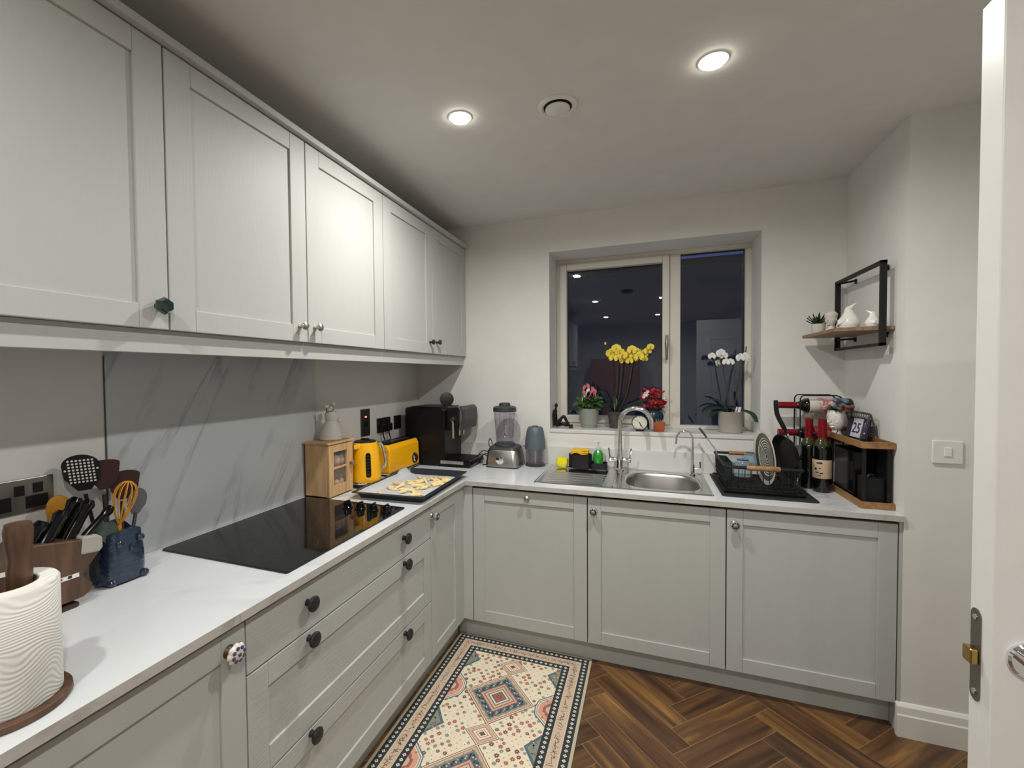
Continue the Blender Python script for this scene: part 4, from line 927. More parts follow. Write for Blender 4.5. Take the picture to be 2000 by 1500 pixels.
# ------------------------------------------------------------------ washing-up things behind the drainer
ca = thing('sink_caddy', (1.17, 2.905, zr), 'black plastic caddy holding the yellow cloth and green soap behind the drainer', 'caddy')
zc = T+.0028+.0055
def wall_ring(b, ring, z0, z1, th, cx, cy, m=0, z1b=None):
    n = len(ring); z1b = z1b or z1
    inn = [(cx+(x-cx)*(1-th/max(abs(x-cx), .02)) if abs(x-cx) > .02 else x*1.0, cy+(y-cy)*(1-th/max(abs(y-cy), .01)) if abs(y-cy) > .01 else y) for x, y in ring]
    vs = [(x, y, z0) for x, y in ring]+[(x, y, z1) for x, y in ring]+[(x, y, z1) for x, y in inn]+[(x, y, z0+.003) for x, y in inn]
    fs = [(j*n+i, j*n+(i+1) % n, (j+1)*n+(i+1) % n, (j+1)*n+i) for j in range(3) for i in range(n)]+[tuple(range(n))[::-1], tuple(range(3*n, 4*n))]
    b.add(vs, fs, m)
b = B(); r_ = rrect(1.070, 1.205, 2.872, 2.944, .030); wall_ring(b, r_, zc, zc+.080, .004, 1.1375, 2.908); b.build('tall_tub', M_black, ca)
b = B(); r_ = rrect(1.200, 1.292, 2.868, 2.946, .012); wall_ring(b, r_, zc, zc+.034, .004, 1.246, 2.907); b.build('soap_tray', M_black, ca)
b = B(); 
vs = []; nx, ny = 14, 8
pts = [(1.085+.100*i/14, 2.885+.045*j/8) for i in range(15) for j in range(9)]
b = B(); cl_o = []
for k, zz0 in enumerate((0, .010, .019)):
    cs2 = [(1.082+.004*k+.098*t/10, zc+.082+zz0+.006*math.sin(t*.6+k)-.0012*(t-5)**2*.35) for t in range(11)]
    up2 = cs2+[(x, z+.011) for x, z in cs2[::-1]]
    b.prism(up2, 'y', 2.882, 2.936, 0, True)
tag(b.build('cloth', M_spo, bev=.003), 'folded orange-yellow dishcloth lying on top of the black caddy', 'cloth')
b = B(); b.T = Matrix.Translation((1.030, 2.905, zc+.026)) @ Matrix.Rotation(.15, 4, 'Y')
loft(b, [sqring(.028, .022, .012, -.026), sqring(.033, .026, .014, -.015), sqring(.034, .027, .014, .012), sqring(.028, .021, .012, .026)])
tag(b.build('sponge', M_spy), 'lemon yellow sponge standing left of the black caddy', 'sponge')
so = thing('soap_bottle', (1.242, 2.905, zc+.0035), 'clear bottle of bright green washing-up soap with a pump top', 'soap bottle')
z5 = zc+.0038
B().lathe([(.024, z5), (.028, z5+.004), (.0285, z5+.05), (.0285, z5+.078), (.024, z5+.095), (.012, z5+.106), (.011, z5+.110)], (1.242, 2.905, 0), 28).build('bottle', M_soap, so)
b = B().lathe([(.0135, z5+.108), (.0135, z5+.122), (.010, z5+.124), (.0045, z5+.126), (.0045, z5+.150)], (1.242, 2.905, 0), 18); b.build('pump_collar', mat('pale_blue_plastic', (.45, .55, .62), .3), so)
b = B().lathe([(.008, z5+.150), (.011, z5+.152), (.011, z5+.158), (.007, z5+.160)], (1.242, 2.905, 0), 16).tube([(1.242, 2.905, z5+.155), (1.222, 2.895, z5+.156), (1.213, 2.891, z5+.151)], [.005, .004, .003], 8); b.build('pump_head', M_plast, so)

# ------------------------------------------------------------------ drying mat, dish rack and what stands in it
b = B().prism(rrect(1.832, 2.205, 2.496, 2.965, .014), 'z', T+.0004, T+.008)
tag(b.build('drying_mat', mat('black_silicone', (.014, .015, .015), .6, bump=(150, .4)), bev=.003), 'black silicone drying mat on the worktop right of the sink', 'mat')
rk = thing('dish_rack', (2.0, 2.745, T+.008), 'black wire dish rack with wooden handle grips beside the sink', 'dish rack')
rx0, rx1, ry0, ry1 = 1.853, 2.158, 2.552, 2.925; rz0 = T+.0086
b = B(); loft(b, [sqring(.158, .200, .02, 0), sqring(.164, .206, .02, .010), sqring(.160, .202, .02, .010), sqring(.155, .197, .02, .003)]); 
for i, v in enumerate(b.v): b.v[i] = v+Vector((2.006, 2.738, rz0))
b.build('drip_tray', M_blackm, rk)
b = B()
def loop(z, inset=0, r=.004):
    pts = [(x, y, z) for x, y in rrect(rx0+inset, rx1-inset, ry0+inset, ry1-inset, .02, 4)]; b.tube(pts, r, 6, 0, True)
loop(rz0+.016, .012, .003)
b.build('bottom_rail', M_blackm, rk)
b = B(); zt_ = rz0+.118
def bar(p, q, w_=.0085, t_=.003): b.tube([p, q], .0045, 6)
pts = [(rx0, ry0, zt_), (rx1, ry0, zt_), (rx1, ry1, zt_+.006), (rx0, ry1, zt_+.006)]
b.tube([pts[0], pts[1]], .0075, 8).tube([pts[1], pts[2]], .0055, 6).tube([pts[2], pts[3]], .0070, 8).tube([pts[3], pts[0]], .0060, 8)
b.build('top_rail', M_blackm, rk)
for x in [rx0+.03+i*.0245 for i in range(11)]: 
    B().tube([(x, ry0, zt_), (x, ry0+.004, rz0+.03), (x, ry0+.018, rz0+.016)], .0019, 5).build('wire', M_blackm, rk)
for y in [ry0+.03+i*.031 for i in range(11)]:
    B().tube([(rx0, y, zt_), (rx0+.004, y, rz0+.03), (rx0+.014, y, rz0+.016)], .0019, 5).build('wire', M_blackm, rk)
for y in [ry0+.03+i*.031 for i in range(11)]:
    B().tube([(rx1, y, zt_), (rx1-.004, y, rz0+.03), (rx1-.014, y, rz0+.016), (rx0+.014, y, rz0+.016)], .0019, 5).build('wire', M_blackm, rk)
for z in (rz0+.05, rz0+.085): B().tube([(rx0+.003, ry0+.004, z), (rx0+.003, ry1-.004, z)], .002, 5).build('wire', M_blackm, rk)
B().lathe([(.0110, 1.938), (.0120, 1.942), (.0120, 2.066), (.0110, 2.070)], (0, ry0, zt_), 14, 0, 'x').build('handle_grip', M_bamb, rk, label='front wooden handle grip')
B().lathe([(.0095, 1.920), (.0105, 1.924), (.0105, 2.030), (.0095, 2.034)], (0, ry1, zt_+.006), 14, 0, 'x').build('handle_grip', M_bamb, rk, label='rear wooden handle grip')
cb = B(); r_ = rrect(1.862, 1.905, 2.70, 2.905, .01); wall_ring(cb, r_, rz0+.024, rz0+.112, .003, 1.8835, 2.80)
cb.build('cutlery_box', mat('dark_green_plastic', (.012, .028, .024), .5), rk)
pl = thing('plate', (2.055, 2.70, rz0+.02), 'cream plate with a grey concentric ring pattern standing in the dish rack', 'plate')
pt = B(); pt.T = Matrix.Translation((2.052, 2.700, rz0+.018+.132)) @ Matrix.Rotation(math.radians(8), 4, 'Z') @ Matrix.Rotation(math.radians(-94), 4, 'Y')
pt.lathe([(.0001, -.006), (.070, -.006), (.090, -.002), (.132, .013), (.134, .016), (.130, .017), (.088, .004), (.0001, .001)], n=56); pt.build('dish', M_cream, pl)
pg = B(); pg.T = pt.T
pg.lathe([(.0001, .0022), (.087, .0052), (.114, .0124)], n=56, cap=False); pg.build('grey_glaze', M_plateg, pl)
pg = B(); pg.T = pt.T
for k in range(7): r0 = .012+.0125*k; zf = lambda r: (.0022+r*.0345 if r < .087 else .0052+(r-.087)*.264)+.0005; pg.lathe([(r0, zf(r0)), (r0+.0045, zf(r0+.0045)+.0002)], n=56, cap=False)
pg.build('ring_pattern', M_cream, pl)
fpn = thing('frying_pan', (2.13, 2.72, rz0+.02), 'black frying pan standing on edge in the dish rack, handle up', 'frying pan')
b = B(); b.T = Matrix.Translation((2.130, 2.722, rz0+.018+.120)) @ Matrix.Rotation(math.radians(11), 4, 'Z') @ Matrix.Rotation(math.radians(-95), 4, 'Y')
b.lathe([(.0001, -.022), (.092, -.022), (.100, -.018), (.120, .008), (.122, .010), (.118, .010), (.097, -.015), (.0001, -.018)], n=48); b.build('pan_body', M_blackm, fpn)
b = B().tube([(2.142, 2.712, rz0+.236), (2.136, 2.715, rz0+.262), (2.132, 2.717, rz0+.275)], [.007, .006, .006], 8); b.build('handle_bracket', M_steelp, fpn)
b = B().tube(smooth_path([(2.136, 2.715, rz0+.262), (2.118, 2.72, rz0+.300), (2.096, 2.725, rz0+.355), (2.090, 2.727, rz0+.420)]), [.007]*4+[.010]*14+[.008], 10); b.build('handle', M_black, fpn)
# upturned glass bowls
def cup(x, y, z, s, label, g):
    t = thing('glass', (x, y, z), label, 'drinking glass', g)
    B().lathe([(.034*s, z), (.036*s, z+.006), (.037*s, z+.03*s), (.033*s, z+.055*s), (.024*s, z+.066*s), (.020*s, z+.069*s)], (x, y, 0), 24).build('bowl', M_bglass, t)
    B().lathe([(.021*s, z+.068*s), (.023*s, z+.074*s), (.016*s, z+.076*s), (.0001, z+.072*s)], (x, y, 0), 20).build('blue_base', mat('cobalt_glass', (.06, .13, .28), .08, coat=.5), t)
cup(1.948, 2.70, rz0+.050, 1.12, 'larger upturned bluish glass leaning in the dish rack nearest the front grip', 'upturned glasses in the dish rack')
cup(1.998, 2.80, rz0+.090, .85, 'smaller upturned bluish glass behind, next to the ringed plate', 'upturned glasses in the dish rack')
B().tube([(1.91, 2.60, rz0+.018), (1.91, 2.60, rz0+.05), (1.90, 2.74, rz0+.048), (1.99, 2.76, rz0+.048), (1.99, 2.62, rz0+.050), (1.91, 2.60, rz0+.050)], .002, 5).tube([(1.97, 2.84, rz0+.018), (1.97, 2.84, rz0+.088), (1.97, 2.77, rz0+.088), (2.028, 2.77, rz0+.088), (2.028, 2.84, rz0+.088), (1.97, 2.84, rz0+.088)], .002, 5).build('cup_holder', M_blackm, rk)
sl = thing('spatula', (1.86, 2.88, rz0+.05), 'long dark metal utensil leaning out of the back left corner of the rack', 'utensil')
B().tube([(1.886, 2.875, rz0+.03), (1.853, 2.890, 1.020), (1.800, 2.905, 1.100)], [.003, .003, .004], 6).build('shaft', M_steel, sl)
B().tube([(1.812, 2.902, 1.082), (1.790, 2.908, 1.115), (1.776, 2.912, 1.134)], [.0045, .0062, .005], 8).build('handle', M_dgrey, sl)

# ------------------------------------------------------------------ wine rack and bottles
wr = thing('wine_rack', (2.33, 2.905, T), 'black wire wine rack in the corner behind the standing bottles', 'wine rack')
for y in (2.862, 2.957):
    pts = [(2.226, y, T+.003), (2.226, y, 1.300), (2.232, y, 1.312), (2.240, y, 1.317), (2.375, y, 1.317), (2.39, y, 1.310), (2.43, y, 1.27), (2.435, y, 1.255), (2.435, y, T+.003)]
    B().tube(pts, .0032, 7, 0, False).build('side_loop', M_blackm, wr)
for z in (1.086, 1.226):
    for x in (2.26, 2.40): B().tube([(x, 2.862, z+.028), (x, 2.885, z+.004), (x, 2.91, z-.002), (x, 2.935, z+.004), (x, 2.957, z+.028)], .0025, 6).build('cradle', M_blackm, wr)
for z in (T+.004, 1.317): B().tube([(2.30, 2.862, z), (2.30, 2.957, z)], .0028, 6).build('cross_bar', M_blackm, wr)
for x in (2.226, 2.435): B().tube([(x, 2.862, T+.06), (x, 2.957, T+.06)], .0025, 6).tube([(x, 2.862, T+.004), (x, 2.957, T+.004)], .0025, 6).build('cross_bar', M_blackm, wr)
def bottle_prof(r=.0375, h=.30, neck=.0145):
    return [(r*.6, .002), (r*.95, 0), (r, .006), (r, h*.58), (r*.9, h*.64), (r*.6, h*.70), (neck, h*.755), (neck*.93, h*.97), (neck, h)]
def wine(loc, T4, glass, label, g, body_h=(.30), parts=()):
    t = thing('wine_bottle', loc, label, 'bottle', g)
    b = B(); b.T = T4; pf = bottle_prof(); b.lathe(pf, n=28)
    if glass is M_bottg:
        for i_ in range(len(b.f)):
            if i_ < 4*28: b.m[i_] = 1
    b.build('bottle', [glass, M_bott], t)
    b = B(); b.T = T4; b.lathe([(.0165, .222), (.0172, .226), (.0168, .296), (.0172, .298), (.0172, .3035), (.0001, .3040)], n=20); b.build('foil_cap', M_foil, t)
    for nm, z0, z1, mm in parts:
        b = B(); b.T = T4; b.lathe([(.0378, z0), (.0380, z0+.0005), (.0380, z1-.0005), (.0378, z1)], n=28, cap=False); b.build(nm, mm, t)
    return t
RX_ = Matrix.Rotation(math.radians(-90), 4, 'Y')
wine((2.29, 2.909, 1.226), Matrix.Translation((2.446, 2.909, 1.265)) @ RX_, M_bott, 'wine bottle lying in the top of the rack, white label with red flowers', 'wine bottles lying in the rack', parts=(('white_label', .135, .176, M_whitem), ('floral_label', .030, .135, M_patred)))
wine((2.29, 2.909, 1.086), Matrix.Translation((2.446, 2.909, 1.125)) @ RX_, M_bott, 'wine bottle lying lower in the rack, dark red label and cap', 'wine bottles lying in the rack', parts=(('red_label', .03, .155, mat('deep_red_paper', (.30, .012, .03), .5)),))
w1 = wine((2.283, 2.742, T), Matrix.Translation((2.283, 2.742, T+.0006)) @ Matrix.Scale(1.13, 4, (0, 0, 1)), M_bottg, 'olive glass wine bottle with a tan label and red foil cap, standing nearest the front', 'standing wine bottles', parts=(('tan_label', .058, .135, M_label),))
b = B(); q = Matrix.Translation((2.283, 2.742, 0)) @ Matrix.Rotation(math.radians(-125), 4, 'Z')
for (a, z, l, h) in ((-.12, 1.005, .16, .006), (.18, 1.004, .22, .008), (.1, .982, .1, .004), (-.35, .975, .12, .01), (-.2, .962, .25, .004), (.25, .958, .2, .006), (0, .948, .3, .003)):
    for s_ in range(3): t_ = a+l*(s_-1)/2; b.T = q @ Matrix.Rotation(t_, 4, 'Z'); b.box(.0381, .0384, -.0022, .0022, z, z+h)
b.build('label_print', M_ink, w1)
wine((2.249, 2.811, T), Matrix.Translation((2.249, 2.811, T+.0006)) @ Matrix.Scale(1.11, 4, (0, 0, 1)), M_bottg, 'wine bottle with a red foil cap standing behind the tan-labelled one', 'standing wine bottles')

# ------------------------------------------------------------------ two-tier corner shelf and what it carries
cr = thing('countertop_rack', (2.39, 2.66, T), 'two-tier wood and black metal shelf rack standing against the side wall', 'rack')
cx0, cx1, cy0, cy1 = 2.335, 2.4485, 2.474, 2.852
def tier(z, name):
    b = B(); b.box(cx0, cx0+.010, cy0, cy1, z, z+.027).box(cx1-.010, cx1, cy0, cy1, z, z+.027).box(cx0+.010, cx1-.010, cy0, cy0+.010, z, z+.027).box(cx0+.010, cx1-.010, cy1-.010, cy1, z, z+.027)
    b.build(name, M_bamb, cr, bev=.001)
    B().box(cx0+.010, cx1-.010, cy0+.010, cy1-.010, z+.002, z+.010).build('shelf_panel', M_blackm, cr)
tier(T+.0004, 'lower_frame'); tier(1.118, 'upper_frame')
for x in (cx0+.016, cx1-.016):
    for y in (cy0+.016, cy1-.016): B().box(x-.005, x+.005, y-.005, y+.005, T+.010, 1.121).build('post', M_blackm, cr)
B().box(cx1-.012, cx1-.010, cy0+.02, cy1-.02, T+.012, 1.119).build('back_panel', M_blackm, cr)
sp_ = thing('speaker', (2.39, 2.54, T+.0105), 'small matt black box with a metal clip inside the near end of the rack', 'box')
b = B().prism(rrect(2.362, 2.432, 2.506, 2.585, .008), 'z', T+.0112, T+.120); b.build('case', M_blackm, sp_, bev=.003)
B().tube([(2.385, 2.545, T+.120), (2.388, 2.54, T+.130), (2.400, 2.54, T+.131), (2.403, 2.545, T+.120)], .003, 8).build('clip', M_steelp, sp_)
b = B().prism(rrect(2.352, 2.432, 2.60, 2.815, .008), 'z', T+.0112, T+.215)
tag(b.build('storage_tin', M_blackg, bev=.004), 'larger black box filling the far end of the lower tier of the rack', 'box')
# calendar easel
ZC = 1.1286
cal = thing('desk_calendar', (2.395, 2.70, ZC), 'small perpetual flip calendar showing 25 on a bronze easel', 'calendar')
dirv = Vector((2.402-2.385, 2.625-2.79, 0)).normalized()   # along the card, from left end to right end as seen
P0 = Vector((2.385, 2.795, ZC)); up_v = (Vector((0, 0, 1))+Vector((-dirv.y*-1, 0, 0))*0).normalized()
nout = Vector((0, 0, 1)).cross(dirv).normalized()
if nout.x > 0: nout = -nout
lean = (Vector((0, 0, 1))-nout*.22).normalized()
L_c = .175; hc = .098
def card(a0, a1, h0, h1, off, th=.0015):
    b = B(); o = P0+nout*off
    q = [o+dirv*(L_c*a0)+lean*h0, o+dirv*(L_c*a1)+lean*h0, o+dirv*(L_c*a1)+lean*h1, o+dirv*(L_c*a0)+lean*h1]
    b.add([tuple(p) for p in q]+[tuple(p-nout*th) for p in q], [(0, 1, 2, 3), (7, 6, 5, 4), (0, 4, 5, 1), (1, 5, 6, 2), (2, 6, 7, 3), (3, 7, 4, 0)], 0, False); return b
card(0, 1, .006, hc, .000, .003).build('backing_board', M_cnavy, cal)
card(.26, .70, .008, hc-.004, .0015).build('day_card', M_cwhite, cal)
card(.02, .22, .010, hc-.010, .0012, .001).build('weekday_card', mat('card_dark', (.03, .025, .045), .6), cal)
mc = card(.74, .98, .008, hc-.004, .0015).build('month_card', mat('card_violet', (.035, .030, .085), .6), cal)
b = B(); fz = .066; text_mesh(b, '25', fz, tuple(P0+nout*.0025+dirv*(L_c*.48)+lean*.048), tuple(dirv), tuple(lean)); b.build('number', M_ink, cal)
b = B()
for k, (h0, l) in enumerate(((.03, .10), (.045, .07), (.06, .1), (.072, .05))): q = card(.80, .80+l, h0, h0+.006, .0022, .0004); b.add([tuple(v) for v in q.v], q.f, 0, False)
b.build('card_motif', M_cwhite, mc)
b = B(); bot = P0+dirv*(-.020*1)+nout*.028; top = P0+lean*(hc+.016)
for s_, e_ in ((-.012, 0), (L_c+.012, 0)):
    base = P0+dirv*s_; apex = base+Vector((0, 0, hc+.020))-nout*.012
    for off in (.030, -.042): lb = B().tube([tuple(base+nout*off+Vector((0, 0, .003))), tuple(apex)], .0034, 6); lb.build('easel_leg', M_bronze, cal)
ap0 = P0+dirv*-.012+Vector((0, 0, hc+.020))-nout*.012; ap1 = P0+dirv*(L_c+.012)+Vector((0, 0, hc+.020))-nout*.012
B().tube([tuple(ap0), tuple(ap1)], .003, 6).build('easel_bar', M_bronze, cal)
for k in range(9):
    c_ = P0+dirv*(L_c*(.08+.105*k))+Vector((0, 0, hc+.012))-nout*.012; pts = []
    for i in range(16): t_ = 2*PI*i/16; pts.append(tuple(c_+nout*(.014*math.cos(t_))+Vector((0, 0, .014*math.sin(t_)))))
    B().tube(pts, .0014, 5, 0, True).build('ring', M_bronze, cal)
# white head planter with flowers at the far end of the top tier
hp = thing('head_planter', (2.372, 2.825, ZC), 'white sculpted face planter filled with dark blue and dusky flowers behind the calendar', 'planter')
hx, hy = 2.362, 2.822
b = B(); b.lathe([(.018, ZC), (.022, ZC+.004), (.018, ZC+.016), (.017, ZC+.026), (.026, ZC+.036), (.034, ZC+.056), (.038, ZC+.080), (.037, ZC+.104), (.033, ZC+.118), (.029, ZC+.122)], (hx, hy, 0), 28, sy=1.12)
fd = Vector((-.75, -.66, 0)).normalized(); fs_ = Vector((-fd.y, fd.x, 0)); fc = Vector((hx, hy, 0))
Rf = Matrix((fs_, -fd*-1, Vector((0, 0, 1)))).transposed()
def fe(a, d_, z, r): b.ell(tuple(fc+fs_*a+fd*d_+Vector((0, 0, ZC+z))), r, 0, 10, 8, Rf)
fe(0, .0375, .074, (.0045, .009, .013)); fe(0, .036, .056, (.009, .005, .003)); fe(0, .0355, .052, (.008, .005, .003)); fe(0, .030, .042, (.010, .008, .008)); 
for s_ in (-1, 1): fe(s_*.013, .034, .086, (.0065, .004, .0035)); fe(s_*.013, .0345, .094, (.010, .004, .0025)); fe(s_*.037, .002, .076, (.004, .008, .012)); fe(s_*.018, .028, .066, (.009, .008, .010))
b.build('face', M_white, hp)
bb = B(); br_ = random.Random(4)
for k in range(16): a = br_.uniform(0, 2*PI); r_ = br_.uniform(.0, .038); bb.ell((hx+r_*math.cos(a)*.8+.004, hy+r_*math.sin(a)-.012, ZC+.140+br_.uniform(-.012, .034)), (.014, .014, .011), 0, 8, 6)
bb.build('blue_flowers', M_patblue, hp)
bb = B()
for k in range(22):
    a = br_.uniform(0, 2*PI); h = br_.uniform(.006, .020); p = Vector((hx, hy, ZC+.118)); d_ = Vector((math.cos(a)*.8, math.sin(a), br_.uniform(.1, .7))).normalized()
    bb.strip([p, p+d_*.03, p+d_*.055-Vector((0, 0, .008))], [.004, .009, .001])
bb.build('leaves', M_dgreen, hp)
bb = B()
for k in range(14): a = br_.uniform(0, 1); bb.ell((hx+.005+br_.uniform(-.02, .02), hy-.03-.10*a, ZC+.137+br_.uniform(-.010, .010)), (.010, .010, .009), 0, 8, 6)
bb.tube([(hx+.004, hy-.02, ZC+.128), (hx+.008, hy-.13, ZC+.135)], .0025, 5)
bb.build('dusky_blossoms', M_berry, hp)

# ------------------------------------------------------------------ wall shelf
ws = thing('wall_shelf', (2.35, 2.715, 1.60), 'small wooden wall shelf hung in a square black metal frame', 'shelf')
B().box(2.250, 2.4498, 2.502, 2.932, 1.603, 1.618).build('board', M_shelf, ws, bev=.001)
fy0_, fy1_, fz0_, fz1_ = 2.478, 2.956, 1.538, 1.882; fb = B(); fx = 2.392
fb.box(fx, fx+.022, fy0_, fy0_+.012, fz0_, fz1_).box(fx, fx+.022, fy1_-.012, fy1_, fz0_, fz1_).box(fx, fx+.022, fy0_, fy1_, fz1_-.012, fz1_).box(fx, fx+.022, fy0_, fy1_, fz0_, fz0_+.012)
fb.build('frame', M_blackm, ws, bev=.001)
for z in (1.870, 1.592):
    for a, c in ((2.494, 2.560), (2.940, 2.866)):
        B().tube([(fx+.011, a, z), (2.449, c, z-.001)], .005, 6).tube([(2.446, c, z+.006), (2.446, c, z-.016)], .005, 6).build('bracket', M_blackm, ws)
ZS = 1.6184
sc_ = thing('potted_succulent', (2.300, 2.872, ZS), 'small spiky green succulent in a grey-white pot at the far end of the wall shelf', 'potted plant')
B().lathe([(.024, ZS), (.026, ZS+.004), (.030, ZS+.050), (.027, ZS+.050), (.026, ZS+.044), (.0001, ZS+.044)], (2.300, 2.872, 0), 24).build('pot', M_whitem, sc_)
b = B(); rs = random.Random(2)
for k in range(16):
    a = k*2.4; e = .25+.9*(k/16); d_ = Vector((math.cos(a)*math.cos(e), math.sin(a)*math.cos(e), math.sin(e))); p = Vector((2.300, 2.872, ZS+.046)); l = .048+.01*rs.random()
    b.strip([p, p+d_*l*.4, p+d_*l*.75+Vector((0, 0, .004)), p+d_*l+Vector((0, 0, .010))], [.005, .0075, .005, .0005], th=.0025)
b.build('leaves', M_dgreen, sc_)
bu = thing('bust', (2.318, 2.765, ZS), 'small matt white head bust beside the succulent on the wall shelf', 'figurine')
b = B(); bx, by = 2.318, 2.765
b.lathe([(.026, ZS), (.024, ZS+.010), (.012, ZS+.022), (.011, ZS+.032)], (bx, by, 0), 20)
b.lathe([(.001, ZS+.028), (.012, ZS+.033), (.019, ZS+.048), (.0225, ZS+.064), (.022, ZS+.080), (.014, ZS+.091), (.0001, ZS+.094)], (bx, by, 0), 22, sy=1.1)
fd2 = Vector((-.72, -.69, 0)).normalized(); s2 = Vector((-fd2.y, fd2.x, 0)); R2_ = Matrix((s2, fd2, Vector((0, 0, 1)))).transposed()
def be(a, d_, z, r): b.ell(tuple(Vector((bx, by, ZS+z))+s2*a+fd2*d_), r, 0, 8, 6, R2_)
be(0, .022, .058, (.003, .006, .008)); be(0, .020, .046, (.006, .004, .0025)); be(0, .017, .038, (.006, .005, .005))
for q_ in (-1, 1): be(q_*.008, .0195, .064, (.004, .003, .002)); be(q_*.0085, .021, .069, (.006, .003, .002)); be(q_*.022, 0, .058, (.003, .005, .008))
b.build('head', M_whitem, bu)
b = B(); b.lathe([(.0230, ZS+.069), (.0255, ZS+.076), (.025, ZS+.086), (.016, ZS+.096), (.0001, ZS+.099)], (bx, by, 0), 22, sy=1.1); b.build('hair', M_whitem, bu)
def bird(x, y, s, ang, name, label):
    t = thing(name, (x, y, ZS), label, 'figurine', 'white ceramic birds on the wall shelf'); b = B(); b.T = Matrix.Translation((x, y, ZS)) @ Matrix.Rotation(ang, 4, 'Z') @ Matrix.Scale(s, 4)
    b.lathe([(.020, 0), (.034, .006), (.041, .022), (.042, .034), (.036, .052), (.026, .068), (.019, .082), (.017, .092), (.012, .104), (.005, .110), (.0001, .112)], n=28, sx=1.05)
    b.build('body', M_white, t)
    b = B(); b.T = Matrix.Translation((x, y, ZS)) @ Matrix.Rotation(ang, 4, 'Z') @ Matrix.Scale(s, 4)
    b.tube([(.002, 0, .094), (.018, 0, .108), (.036, 0, .120)], [.015, .009, .002], 12); b.build('beak', M_white, t)
    b = B(); b.T = Matrix.Translation((x, y, ZS)) @ Matrix.Rotation(ang, 4, 'Z') @ Matrix.Scale(s, 4)
    for q_ in (-1, 1): b.strip([(.018, q_*.036, .045), (-.01, q_*.041, .036), (-.036, q_*.026, .018)], [.006, .014, .002], (0, q_, .3), th=.004)
    b.tube([(-.02, 0, .02), (-.045, 0, .014), (-.060, 0, .020)], [.014, .010, .003], 10); b.build('wings_and_tail', M_white, t)
bird(2.352, 2.665, .96, math.radians(-62), 'bird_figurine', 'large glossy white ceramic bird with a raised beak in the middle of the wall shelf')
bird(2.396, 2.552, .60, math.radians(160), 'bird_figurine', 'small glossy white ceramic bird at the near end of the wall shelf')

# ------------------------------------------------------------------ light switch on the return wall
lsw = thing('light_switch', (2.574, E, 1.080), 'white single light switch on the wall by the open door', 'light switch')
B().box(2.529, 2.619, E-.009, E-.0006, 1.082, 1.170).build('face_plate', M_plast, lsw, bev=.003)
B().box(2.563, 2.585, E-.013, E-.0088, 1.110, 1.144).build('rocker', M_trim, lsw, bev=.0015)

# ------------------------------------------------------------------ window sill
S = 1.0904
fg = thing('seated_figurine', (.985, 3.075, S), 'black abstract figurine sitting with drawn-up knees at the left end of the sill', 'figurine')
b = B(); yf = 3.075
b.tube(smooth_path([(.957, yf, S+.012), (.955, yf, S+.05), (.953, yf, S+.09), (.958, yf, S+.114)]), [.014]*6+[.0155]*6+[.013]*6+[.009], 12)
b.tube([(.957, yf, S+.11), (.960, yf, S+.128)], [.007, .006], 10); b.ell((.962, yf, S+.142), (.011, .011, .014), 0, 14, 10)
for q_ in (-1, 1):
    y_ = yf+q_*.012
    if q_ < 0: b.tube(smooth_path([(.960, y_, S+.014), (.985, y_, S+.045), (1.012, y_, S+.074), (1.030, y_, S+.045), (1.050, y_, S+.012)]), [.012]*8+[.009]*16+[.007], 10); b.tube([(1.046, y_, S+.009), (1.072, y_, S+.007)], [.008, .005], 8)
    else: b.tube(smooth_path([(.960, y_, S+.014), (1.000, y_, S+.022), (1.035, y_, S+.016), (1.060, y_, S+.010)]), [.011]*12+[.008]*6+[.007], 10); b.tube([(1.058, y_, S+.010), (1.062, y_, S+.022)], [.007, .005], 8)
    b.tube(smooth_path([(.955, yf+q_*.016, S+.105), (.958, yf+q_*.020, S+.065), (.965, yf+q_*.018, S+.030)]), [.007]*6+[.005]*7, 8)
b.build('body', M_black, fg)
def pot(t, x, y, prof, m_, soil_z, soil_r, name='pot'):
    B().lathe(prof, (x, y, 0), 32).build(name, m_, t); B().lathe([(soil_r, soil_z-.006), (soil_r, soil_z), (.0001, soil_z+.003)], (x, y, 0), 24).build('soil', M_soil, t)
# pink flowering plant
gp = thing('potted_plant', (1.160, 3.150, S), 'leafy plant with pink flowers in a sage green pot on the window sill', 'potted plant')
pot(gp, 1.160, 3.150, [(.050, S), (.052, S+.003), (.052, S+.018), (.055, S+.020), (.062, S+.118), (.0635, S+.122), (.058, S+.122), (.056, S+.108), (.0001, S+.108)], M_sage, S+.112, .055)
b = B(); rl = random.Random(8)
for k in range(70):
    a = rl.uniform(0, 2*PI); e = rl.uniform(-.15, 1.3); l = rl.uniform(.045, .085); p = Vector((1.160+.03*math.cos(a), 3.150+.03*math.sin(a)*.8, S+.115+rl.uniform(0, .05)))
    d_ = Vector((math.cos(a)*math.cos(e), .7*math.sin(a)*math.cos(e), math.sin(e)*.9))
    q_ = [p, p+d_*l*.5+Vector((0, 0, .006)), p+d_*l*.85, p+d_*l-Vector((0, 0, .008))]
    for z in q_: z.y = min(z.y, 3.215)
    b.strip(q_, [.003, .014, .011, .001], (rl.uniform(-.3, .3), -.6, 1))
b.build('leaves', M_green, gp)
